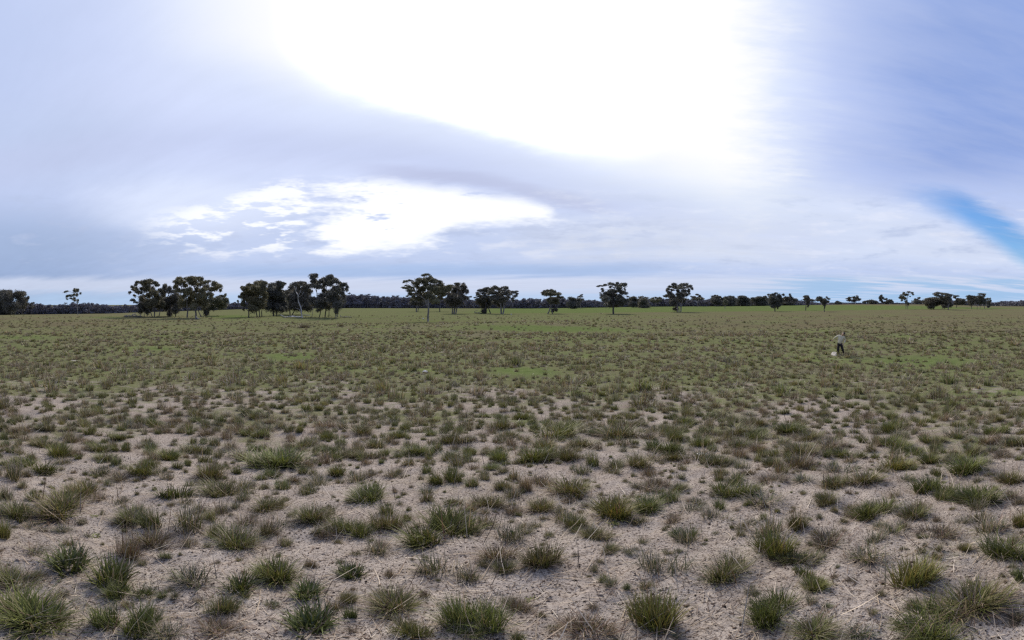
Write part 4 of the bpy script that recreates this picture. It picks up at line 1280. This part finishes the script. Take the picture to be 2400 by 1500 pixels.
ADJ = {'g': 'green grass tussock', 'o': 'olive grass tussock', 'b': 'brown grass tussock', 's': 'sparse grey grass tussock',
       'd': 'broad-bladed grass tussock', 'y': 'yellow-green grass tussock', 'r': 'flat green weed rosette'}
MARKS = [(20, 'the left-edge gums'), (178, 'the slim lone tree'), (345, 'the log pile'), (460, 'the broad spreading gum'), (600, 'the leaning gum'),
         (702, 'the dead white tree'), (790, 'the airy gums'), (1003, 'the lone forked gum'), (1175, 'the gum pair'), (1293, 'the small leaning gum'),
         (1437, 'the big dark gum'), (1592, 'the dome-crowned gum'), (1816, 'the full-crowned tree'), (1968, 'the walking person'),
         (2125, 'the two-stemmed tree'), (2230, 'the right-hand grove'), (2385, 'the last trees rightwards')]
ROWS = [(1445, 'at the bottom edge'), (1375, 'just above the bottom edge'), (1305, 'low in the foreground'), (1240, 'in the near foreground'), (1185, 'in the middle foreground'),
        (1135, 'mid to upper foreground'), (1085, 'in the upper foreground'), (1040, 'far back in the foreground'), (0, 'behind the foreground')]
items = []
for (u, v, w, h, kd) in SPOTS:
    a = (v - HY) / PXR
    p, r, th = ground_at(u, v - w * .30 * math.sin(a))
    slant = math.hypot(r, CAM_H - p.z)
    W = w / PXR * slant
    H = max(.42 * W, (h / PXR * slant - .45 * W * math.sin(a)) / math.cos(a))
    H = min(H, .95 * W + .06)
    if kd == 'r':
        H = W * .6
    size = 'wide ' if w > 78 else ('small ' if w < 36 else '')
    mk = min(MARKS, key=lambda m: abs(m[0] - u))[1]
    row = next(q[1] for q in ROWS if v >= q[0])
    lab = f'{size}{ADJ[kd]} {row}, below {mk}'
    items.append([p, W, H, kd, u, v, lab, r])
from collections import defaultdict
same = defaultdict(list)
for it in items:
    same[it[6]].append(it)
ORD = ['leftmost', 'second rightwards', 'third rightwards', 'fourth rightwards', 'fifth rightwards', 'sixth rightwards', 'seventh rightwards']
for lab, its in same.items():
    if len(its) > 1:
        its.sort(key=lambda q: q[4])
        for i, it in enumerate(its):
            it[6] = lab + ', ' + (('left one' if i == 0 else 'right one') if len(its) == 2 else ORD[min(i, 6)])
TUSS = []
for i, (p, W, H, kd, u, v, lab, r) in enumerate(items):
    me, ms = VAR[kd][i % len(VAR[kd])]
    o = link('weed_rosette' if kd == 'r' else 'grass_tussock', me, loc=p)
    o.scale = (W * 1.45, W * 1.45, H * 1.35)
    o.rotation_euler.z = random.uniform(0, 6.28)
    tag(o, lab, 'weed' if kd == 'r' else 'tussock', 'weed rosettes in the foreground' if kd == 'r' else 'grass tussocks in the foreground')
    if ms is not None and r < 12:
        link('dry_stems', ms, o)['kind'] = 'stuff'
    TUSS.append((p.x, p.y, W * 1.1))

for (u, v, w, kd, lab) in ((712, 768, 26, 'b', 'low grey-brown dead bush on the grass below the dead white tree'),
                          (798, 765, 15, 'b', 'small dark dead bush on the grass below the airy gums'),
                          (688, 756, 9, 's', 'tiny grey bush left of the low grey-brown dead bush'),
                          (420, 752, 8, 'b', 'tiny brown bush in front of the broad spreading gum'),
                          (492, 748, 9, 'b', 'tiny dark bush right of the broken stump'),
                          (1037, 750, 6, 'o', 'tiny green bush right of the lone forked gum'),
                          (1408, 735, 6, 's', 'tiny bush left of the big dark gum\'s trunk')):
    p, r, th = ground_at(u, v)
    W = w / PXR * r
    o = link('low_bush', VAR[kd][0][0], loc=p)
    o.scale = (W * 1.3, W * 1.3, W * .75)
    o.rotation_euler.z = u
    tag(o, lab, 'bush')

# the rest of the tussocks, past counting: instances of low-detail tufts
kinds_col = bpy.data.collections.new('tussock_kinds')
LOD = []
for li, (cnt, wd, sg) in enumerate(((230, 1.5, 2), (110, 2.4, 2), (60, 3.6, 1))):
    for kd in 'gobsy':
        for q in range(3 if li == 0 else 2):
            body, st = tuft(kd, 5000 + li * 300 + ord(kd) * 3 + q, count=cnt, width=wd, segs=sg)
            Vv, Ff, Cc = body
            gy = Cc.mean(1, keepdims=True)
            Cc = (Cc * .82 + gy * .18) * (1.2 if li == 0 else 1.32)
            if st:
                Ff = Ff + [tuple(i + len(Vv) for i in f) for f in st[1]]
                Vv = np.vstack([Vv, st[0]])
                Cc = np.vstack([Cc, st[2]])
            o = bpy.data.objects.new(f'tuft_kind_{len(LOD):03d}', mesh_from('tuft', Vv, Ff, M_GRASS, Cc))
            kinds_col.objects.link(o)
            LOD.append((li, kd))


def scatter_tussocks():
    rg = np.random.default_rng(321)
    P, S, Rr, I = [], [], [], []
    grid = defaultdict(list)
    for (x, y, w) in TUSS:
        grid[(int(x // .5), int(y // .5))].append((x, y, w))
    bylod = {li: {kd: [i for i, q in enumerate(LOD) if q == (li, kd)] for kd in 'gobsy'} for li in range(3)}

    def free(x, y, w):
        gx, gy = int(x // .5), int(y // .5)
        for a in (-1, 0, 1):
            for b in (-1, 0, 1):
                for (qx, qy, qw) in grid[(gx + a, gy + b)]:
                    if (qx - x) ** 2 + (qy - y) ** 2 < ((w + qw) * .35) ** 2:
                        return False
        return True
    rings = [(1.2, 7, 15), (3.6, 7, 12), (6.5, 10.5, 17), (9.5, 15, 13), (15, 22, 8.5), (22, 30, 5.2), (30, 42, 3.2), (42, 66, 1.9), (64, 105, .5), (100, 160, .10)]
    for (r0, r1, dens) in rings:
        area = 1.20 * (r1 * r1 - r0 * r0)
        for _ in range(int(area * dens)):
            r = math.sqrt(rg.uniform(r0 * r0, r1 * r1))
            th = rg.uniform(-1.2, 1.2)
            x, y = r * math.sin(th), r * math.cos(th)
            # clumpy cover
            kx = 1.0 if r < 22 else .4
            x, y = x * kx, y * kx
            nse = math.sin(x * .9 + 1.3 * math.sin(y * .4)) * math.sin(y * .8 + 1.1 * math.sin(x * .5 + 2)) + .6 * math.sin(x * .21 + y * .17)
            x, y = x / kx, y / kx
            if rg.random() < (.10 if r < 6 else .16) - .20 * nse:
                continue
            w = rg.uniform(.14, .34) if r < 9 else rg.uniform(.16, .40) if rg.random() > (r - 9) / 30 else rg.gamma(4.0, .09) + .12
            if r0 < 2:
                w = rg.uniform(.045, .13)
            if r < 42 and not free(x, y, w):
                continue
            if r < 42:
                grid[(int(x // .5), int(y // .5))].append((x, y, w))
            kd = 'gobsy'[rg.choice(5, p=[.36, .36, .18, .08, .02] if r > 6 else [.16, .34, .22, .26, .02])]
            li = 0 if r < 15 else (1 if r < 36 else 2)
            P.append((x, y, 0))
            h = w * rg.uniform(.6, 1.15) * float(np.interp(r, [8, 40], [.85, .6]))
            S.append((w, w, h))
            Rr.append((rg.normal() * .08, rg.normal() * .08, rg.uniform(0, 6.28)))
            I.append(rg.choice(bylod[li][kd]))
    P = np.array(P)
    # lush short-grass patches carry few tussocks
    keep = np.ones(len(P), bool)
    for (gu, gv, gw, gh, s) in GREEN:
        if s < .75:
            continue
        c, cr, ct = ground_at(gu, gv)
        c1, c0 = ground_at(gu, gv + gh)[1], ground_at(gu, gv - gh)[1]
        hw, hd, mid = gw / PXR * cr, max(abs(c0 - c1) / 2, .3), (c0 + c1) / 2
        tx = (P[:, 0] * math.cos(ct) - P[:, 1] * math.sin(ct)) / hw
        ny = (P[:, 0] * math.sin(ct) + P[:, 1] * math.cos(ct) - mid) / hd
        keep &= ~((tx ** 2 + ny ** 2 < 1.1) & (rg.random(len(P)) < .72))
    P = P[keep]
    S, Rr, I = np.array(S)[keep], np.array(Rr)[keep], np.array(I)[keep]
    P[:, 2] = ground_z(P[:, 0], P[:, 1])
    me = bpy.data.meshes.new('tussock_field')
    me.vertices.add(len(P))
    me.vertices.foreach_set('co', P.astype(np.float32).ravel())
    for nm, arr in (('siz', S), ('rot', Rr)):
        at = me.attributes.new(nm, 'FLOAT_VECTOR', 'POINT')
        at.data.foreach_set('vector', arr.astype(np.float32).ravel())
    at = me.attributes.new('kind_id', 'INT', 'POINT')
    at.data.foreach_set('value', I.astype(np.int32))
    o = link('tussock_field', me)
    tag(o, 'countless small grass tussocks spread over the paddock into the distance', 'grass', kind='stuff')
    ng = bpy.data.node_groups.new('tussock_scatter', 'GeometryNodeTree')
    ng.interface.new_socket('Geometry', in_out='INPUT', socket_type='NodeSocketGeometry')
    ng.interface.new_socket('Geometry', in_out='OUTPUT', socket_type='NodeSocketGeometry')
    gi, go = ng.nodes.new('NodeGroupInput'), ng.nodes.new('NodeGroupOutput')
    inst = ng.nodes.new('GeometryNodeInstanceOnPoints')
    ci = ng.nodes.new('GeometryNodeCollectionInfo')
    ci.inputs['Collection'].default_value = kinds_col
    ci.inputs['Separate Children'].default_value = True
    ci.inputs['Reset Children'].default_value = True
    inst.inputs['Pick Instance'].default_value = True

    def att(nm, ty):
        a = ng.nodes.new('GeometryNodeInputNamedAttribute')
        a.data_type = ty
        a.inputs['Name'].default_value = nm
        return next(s for s in a.outputs if s.enabled and s.name == 'Attribute')
    L = ng.links.new
    L(gi.outputs[0], inst.inputs['Points'])
    L(ci.outputs[0], inst.inputs['Instance'])
    L(att('kind_id', 'INT'), inst.inputs['Instance Index'])
    L(att('siz', 'FLOAT_VECTOR'), inst.inputs['Scale'])
    L(att('rot', 'FLOAT_VECTOR'), inst.inputs['Rotation'])
    L(inst.outputs[0], go.inputs[0])
    md = o.modifiers.new('scatter', 'NODES')
    md.node_group = ng
    print('tussock instances', len(P))


scatter_tussocks()

# ------------------------------------------------------------------ loose straw, crumbs of soil and droppings on the bare soil
def litter():
    rg = np.random.default_rng(9)
    n = 30000
    r = 1.4 + 14 * rg.random(n) ** 1.5
    
    th = rg.uniform(-1.2, 1.2, n)
    x, y = r * np.sin(th), r * np.cos(th)
    z = ground_z(x, y) + rg.uniform(.002, .012, n)
    a = rg.uniform(0, math.pi, n)
    ln = rg.gamma(2.0, .014, n) + .01
    longer = rg.random(n) < .07
    ln[longer] *= 3.4
    wd = rg.uniform(.0010, .0024, n)
    tilt = rg.normal(size=n) * .12
    # long fallen stalks, some propped on the tussocks
    k = 5000
    r[:k] = 2.2 + 20 * rg.random(k)
    x[:k], y[:k] = r[:k] * np.sin(th[:k]), r[:k] * np.cos(th[:k])
    ln[:k] = rg.uniform(.05, .16, k)
    wd[:k] = rg.uniform(.0012, .0026, k) * (1 + r[:k] / 14)
    tilt[:k] = np.abs(rg.normal(size=k)) * .35
    z[:k] = ground_z(x[:k], y[:k]) + .006 + ln[:k] * np.sin(tilt[:k])
    a[:k] = rg.normal(.9, .9, k)
    d = np.stack([np.cos(a) * np.cos(tilt), np.sin(a) * np.cos(tilt), np.sin(tilt)], 1)
    s = np.stack([-np.sin(a), np.cos(a), np.zeros(n)], 1)
    P = np.stack([x, y, z], 1)
    bend = s * (rg.normal(size=n) * .04 * ln)[:, None]
    e0 = P - d * ln[:, None]
    e1 = P + d * ln[:, None] + np.array([0, 0, .004])
    m = P + bend
    w3 = s * wd[:, None]
    V = np.stack([e0 - w3, e0 + w3, m + w3, m - w3, e1 + w3 * .5, e1 - w3 * .5], 1).reshape(-1, 3)
    b = np.arange(n)[:, None] * 6
    F = np.concatenate([b + [0, 1, 2, 3], b + [3, 2, 4, 5]], 1).reshape(-1, 4)
    pal = np.array([GC['straw'], GC['tan'], GC['grey'], GC['brown'], (.07, .05, .04), (.55, .49, .40)])
    c = pal[rg.choice(6, n, p=[.14, .18, .20, .18, .24, .06])] * rg.uniform(.8, 1.2, n)[:, None]
    o = link('straw_litter', mesh_from('straw_litter', V, F, M_LITTER, np.repeat(c, 6, axis=0)))
    tag(o, 'dry straw and stalk litter scattered over the bare sandy soil', 'litter', kind='stuff')
    # crumbs
    n = 64000
    r = 1.4 + 9 * rg.random(n) ** 1.3
    th = rg.uniform(-1.2, 1.2, n)
    x, y = r * np.sin(th), r * np.cos(th)
    sz = rg.gamma(2.0, .0013, n) + .0014
    # droppings in loose clusters
    cl = [ground_at(u, v)[0] for (u, v) in ((280, 1080), (300, 1072), (130, 1100), (180, 1098), (365, 1137), (600, 1120), (590, 1082), (650, 1165), (690, 1170), (670, 1035), (700, 1255),
                                            (760, 1250), (992, 1105), (1175, 1170), (1230, 1172), (2010, 1068), (2030, 1075), (2210, 1285), (2180, 1290), (1320, 1320), (875, 1345), (165, 1418), (2340, 1490), (2050, 1485))]
    k = 0
    for c_ in cl:
        for q in range(9):
            x[k] = c_.x + rg.normal() * .07
            y[k] = c_.y + rg.normal() * .07
            sz[k] = rg.uniform(.006, .010)
            k += 1
    z = ground_z(x, y) + sz * .3
    P = np.stack([x, y, z], 1)
    oct_ = np.array([[1, 0, 0], [0, 1, 0], [-1, 0, 0], [0, -1, 0], [0, 0, .8], [0, 0, -.8]])
    st = np.stack([rg.uniform(.5, 2.6, n), rg.uniform(.5, 1.1, n), rg.uniform(.35, .9, n)], 1)
    st[:k] = 1
    ca = rg.uniform(0, 6.28, n)
    loc_ = oct_[None] * sz[:, None, None] * rg.uniform(.6, 1.4, (n, 6, 1)) * st[:, None, :]
    rx_ = loc_[..., 0] * np.cos(ca)[:, None] - loc_[..., 1] * np.sin(ca)[:, None]
    ry_ = loc_[..., 0] * np.sin(ca)[:, None] + loc_[..., 1] * np.cos(ca)[:, None]
    V = (P[:, None, :] + np.stack([rx_, ry_, loc_[..., 2]], 2)).reshape(-1, 3)
    b = np.arange(n)[:, None] * 6
    tri = np.array([[0, 1, 4], [1, 2, 4], [2, 3, 4], [3, 0, 4], [1, 0, 5], [2, 1, 5], [3, 2, 5], [0, 3, 5]]).ravel()
    F = (b + tri).reshape(-1, 3)
    pal = np.array([(.05, .038, .03), (.10, .075, .058), (.17, .13, .10), (.40, .34, .28)])
    c = pal[rg.choice(4, n, p=[.3, .36, .2, .14])] * rg.uniform(.7, 1.3, n)[:, None]
    c[:k] = (.035, .026, .022)
    o = link('soil_crumbs', mesh_from('soil_crumbs', V, F, M_LITTER, np.repeat(c, 6, axis=0)))
    tag(o, 'dark crumbs of soil and animal droppings on the bare ground', 'droppings', kind='stuff')


litter()

# ------------------------------------------------------------------ the walking person
def skin_mesh(name, joints, edges, mat, levels=2, root=0):
    """Grow a surface round a joint skeleton with Skin and Subdivision, return the finished mesh."""
    me = bpy.data.meshes.new(name + '_bones')
    me.from_pydata([j[0] for j in joints], edges, [])
    o = bpy.data.objects.new(name + '_bones', me)
    COL.objects.link(o)
    o.modifiers.new('skin', 'SKIN').use_smooth_shade = True
    layer = me.skin_vertices[0].data
    for i, j in enumerate(joints):
        rr_ = j[1]
        layer[i].radius = rr_ if isinstance(rr_, tuple) else (rr_, rr_)
        layer[i].use_root = (i == root)
    sb = o.modifiers.new('sub', 'SUBSURF')
    sb.levels = sb.render_levels = levels
    dg = bpy.context.evaluated_depsgraph_get()
    dg.update()
    out = bpy.data.meshes.new_from_object(o.evaluated_get(dg), depsgraph=dg)
    out.name = name
    bpy.data.objects.remove(o)
    out.materials.clear()
    out.materials.append(mat)
    out.polygons.foreach_set('use_smooth', np.ones(len(out.polygons), bool))
    return out


def person():
    p, r, th = ground_at(1966, 834)
    skin = plain_mat('skin', (0.42, 0.26, 0.19), (0.47, 0.30, 0.23), 14.0, .6)
    shirt = plain_mat('khaki_shirt', (0.46, 0.42, 0.32), (0.56, 0.51, 0.40), 9.0, .85)
    black = plain_mat('black_trousers', (0.012, 0.011, 0.014), (0.020, 0.018, 0.022), 9.0, .85)
    hair = plain_mat('dark_hair', (0.012, 0.010, 0.009), (0.03, 0.022, 0.018), 40.0, .6)
    shoe = plain_mat('shoe_leather', (0.02, 0.018, 0.016), (0.05, 0.04, 0.035), 20.0, .6)
    # x to the right in the photograph, y towards the viewer is negative, z up
    J = {
        'pelvis': (-.06, 0, .86), 'belly': (-.05, -.01, 1.02), 'chest': (-.04, -.03, 1.28), 'neck': (0.005, -.055, 1.475), 'chin': (.045, -.115, 1.535), 'head': (.075, -.13, 1.605), 'crown': (.10, -.125, 1.66),
        'sl': (-.21, -.01, 1.42), 'el': (-.42, .06, 1.26), 'wl': (-.555, .10, 1.07),
        'sr': (.16, -.05, 1.38), 'er': (.275, .02, 1.14), 'wr': (.20, -.12, .95),
        'hl': (-.14, 0, .82), 'kl': (-.12, -.05, .46), 'al': (-.05, -.02, .085), 'tl': (-.07, -.17, .045),
        'hr': (.03, .01, .82), 'kr': (.20, -.10, .50), 'ar': (.31, .16, .20), 'tr': (.31, .10, .09),
    }
    names = list(J)
    rad = {'pelvis': (.13, .1), 'belly': (.12, .09), 'chest': (.145, .1), 'neck': .05, 'chin': (.06, .065), 'head': (.088, .1), 'crown': (.072, .08), 'sl': .055, 'el': .04, 'wl': .026, 'sr': .055,
           'er': .04, 'wr': .026, 'hl': .085, 'kl': .055, 'al': .038, 'tl': .035, 'hr': .085, 'kr': .055, 'ar': .038, 'tr': .035}
    E = [('pelvis', 'belly'), ('belly', 'chest'), ('chest', 'neck'), ('neck', 'chin'), ('chin', 'head'), ('head', 'crown'), ('chest', 'sl'), ('sl', 'el'), ('el', 'wl'), ('chest', 'sr'), ('sr', 'er'),
         ('er', 'wr'), ('pelvis', 'hl'), ('hl', 'kl'), ('kl', 'al'), ('al', 'tl'), ('pelvis', 'hr'), ('hr', 'kr'), ('kr', 'ar'), ('ar', 'tr')]
    joints = [(J[k], rad[k]) for k in names]
    idx = {k: i for i, k in enumerate(names)}
    edges = [(idx[a], idx[b]) for a, b in E]
    # hands: palm and five fingers each
    for (w, e, sgn) in (('wl', 'el', -1), ('wr', 'er', 1)):
        d = (Vector(J[w]) - Vector(J[e])).normalized()
        side = d.cross(Vector((0, 1, 0.2))).normalized()
        nrm = d.cross(side).normalized()
        palm = Vector(J[w]) + d * .07
        joints.append((tuple(palm), (.030, .018)))
        pi_ = len(joints) - 1
        edges.append((idx[w], pi_))
        for k, (off, ln) in enumerate(((-.028, .062), (-.010, .075), (.009, .07), (.027, .055))):
            a = palm + side * off + d * .025
            b = a + d * ln * .55 + nrm * .008
            c = b + d * ln * .4 + nrm * .022
            n0 = len(joints)
            joints += [(tuple(a), .009), (tuple(b), .0085), (tuple(c), .007)]
            edges += [(pi_, n0), (n0, n0 + 1), (n0 + 1, n0 + 2)]
        a = palm - side * .035 * sgn - d * .02
        b = a - side * .025 * sgn + d * .035
        n0 = len(joints)
        joints += [(tuple(a), .010), (tuple(b), .009)]
        edges += [(pi_, n0), (n0, n0 + 1)]
    body = skin_mesh('person', joints, edges, skin, 2)
    o = link('person', body, loc=p)
    o.rotation_euler = (.09, .15, -th)
    o.scale = (1.05, 1.05, 1.05)
    tag(o, 'person in khaki top and black trousers stepping over the grass, looking down', 'person')

    def part(name, keys, E2, rr_, mat, lv=2):
        js = [(J[k] if isinstance(k, str) else k, q) for k, q in zip(keys, rr_)]
        return link(name, skin_mesh(name, js, E2, mat, lv), o)
    # shirt: trunk and long sleeves
    part('shirt', [(-.06, 0, .84), 'belly', 'chest', (-.02, -.04, 1.44), 'sl', 'el', (-.53, .093, 1.11), 'sr', 'er', (.215, -.10, .98)],
         [(0, 1), (1, 2), (2, 3), (2, 4), (4, 5), (5, 6), (2, 7), (7, 8), (8, 9)],
         [(.205, .145), (.18, .132), (.20, .135), (.085, .075), .075, .054, .042, .075, .054, .044], shirt)
    part('trousers', ['pelvis', 'hl', 'kl', (-.05, -.02, .07), 'hr', 'kr', (.305, .15, .20)], [(0, 1), (1, 2), (2, 3), (0, 4), (4, 5), (5, 6)],
         [(.165, .125), .115, .095, .092, .112, .088, .078], black)
    for (a, t) in (('al', 'tl'), ('ar', 'tr')):
        A, B = Vector(J[a]), Vector(J[t])
        part('shoe', [tuple(A + Vector((0, .05, -.03))), tuple((A + B) / 2 + Vector((0, 0, -.02))), tuple(B + Vector((0, -.03, -.015)))], [(0, 1), (1, 2)],
             [(.05, .05), (.052, .05), (.045, .035)], shoe)
    h = Vector(J['head'])
    part('hair', [tuple(h + Vector((.05, .06, -.05))), tuple(h + Vector((.045, .035, .045))), tuple(h + Vector((.015, -.05, .07)))], [(0, 1), (1, 2)],
         [(.095, .09), (.11, .105), (.085, .065)], hair)
    fd = Vector((-.03, -.1, -.06)).normalized()
    rt = fd.cross(Vector((0, 0, 1))).normalized()
    upv = rt.cross(fd).normalized()
    tb = Tubes()
    c = h + fd * .098
    tb.add([c + upv * .02, c + fd * .018 - upv * .012, c - upv * .02], [.008, .014, .008], 6)
    link('nose', tb.mesh('nose', skin), o)
    for s_ in (-1, 1):
        tb = Tubes()
        e = h + fd * .092 + rt * s_ * .032 + upv * .018
        tb.add([e - rt * .012, e + fd * .006, e + rt * .012], [.003, .007, .003], 6)
        link('eye', tb.mesh('eye', hair), o)
        tb = Tubes()
        e = h + rt * s_ * .092 - fd * .01
        tb.add([e + upv * .028, e + rt * s_ * .01, e - upv * .026], [.008, .014, .007], 6)
        link('ear', tb.mesh('ear', skin), o)
    tb = Tubes()
    c = h + fd * .09 - upv * .045
    tb.add([c - rt * .022, c + fd * .006, c + rt * .022], [.003, .007, .003], 6)
    link('mouth', tb.mesh('mouth', plain_mat('lips', (0.32, 0.15, 0.12), (0.36, 0.17, 0.14), 20.0)), o)
    # low foot of the figure on the soil
    dg = bpy.context.evaluated_depsgraph_get()
    o.location.z = float(ground_z(p.x, p.y)) + .0


person()
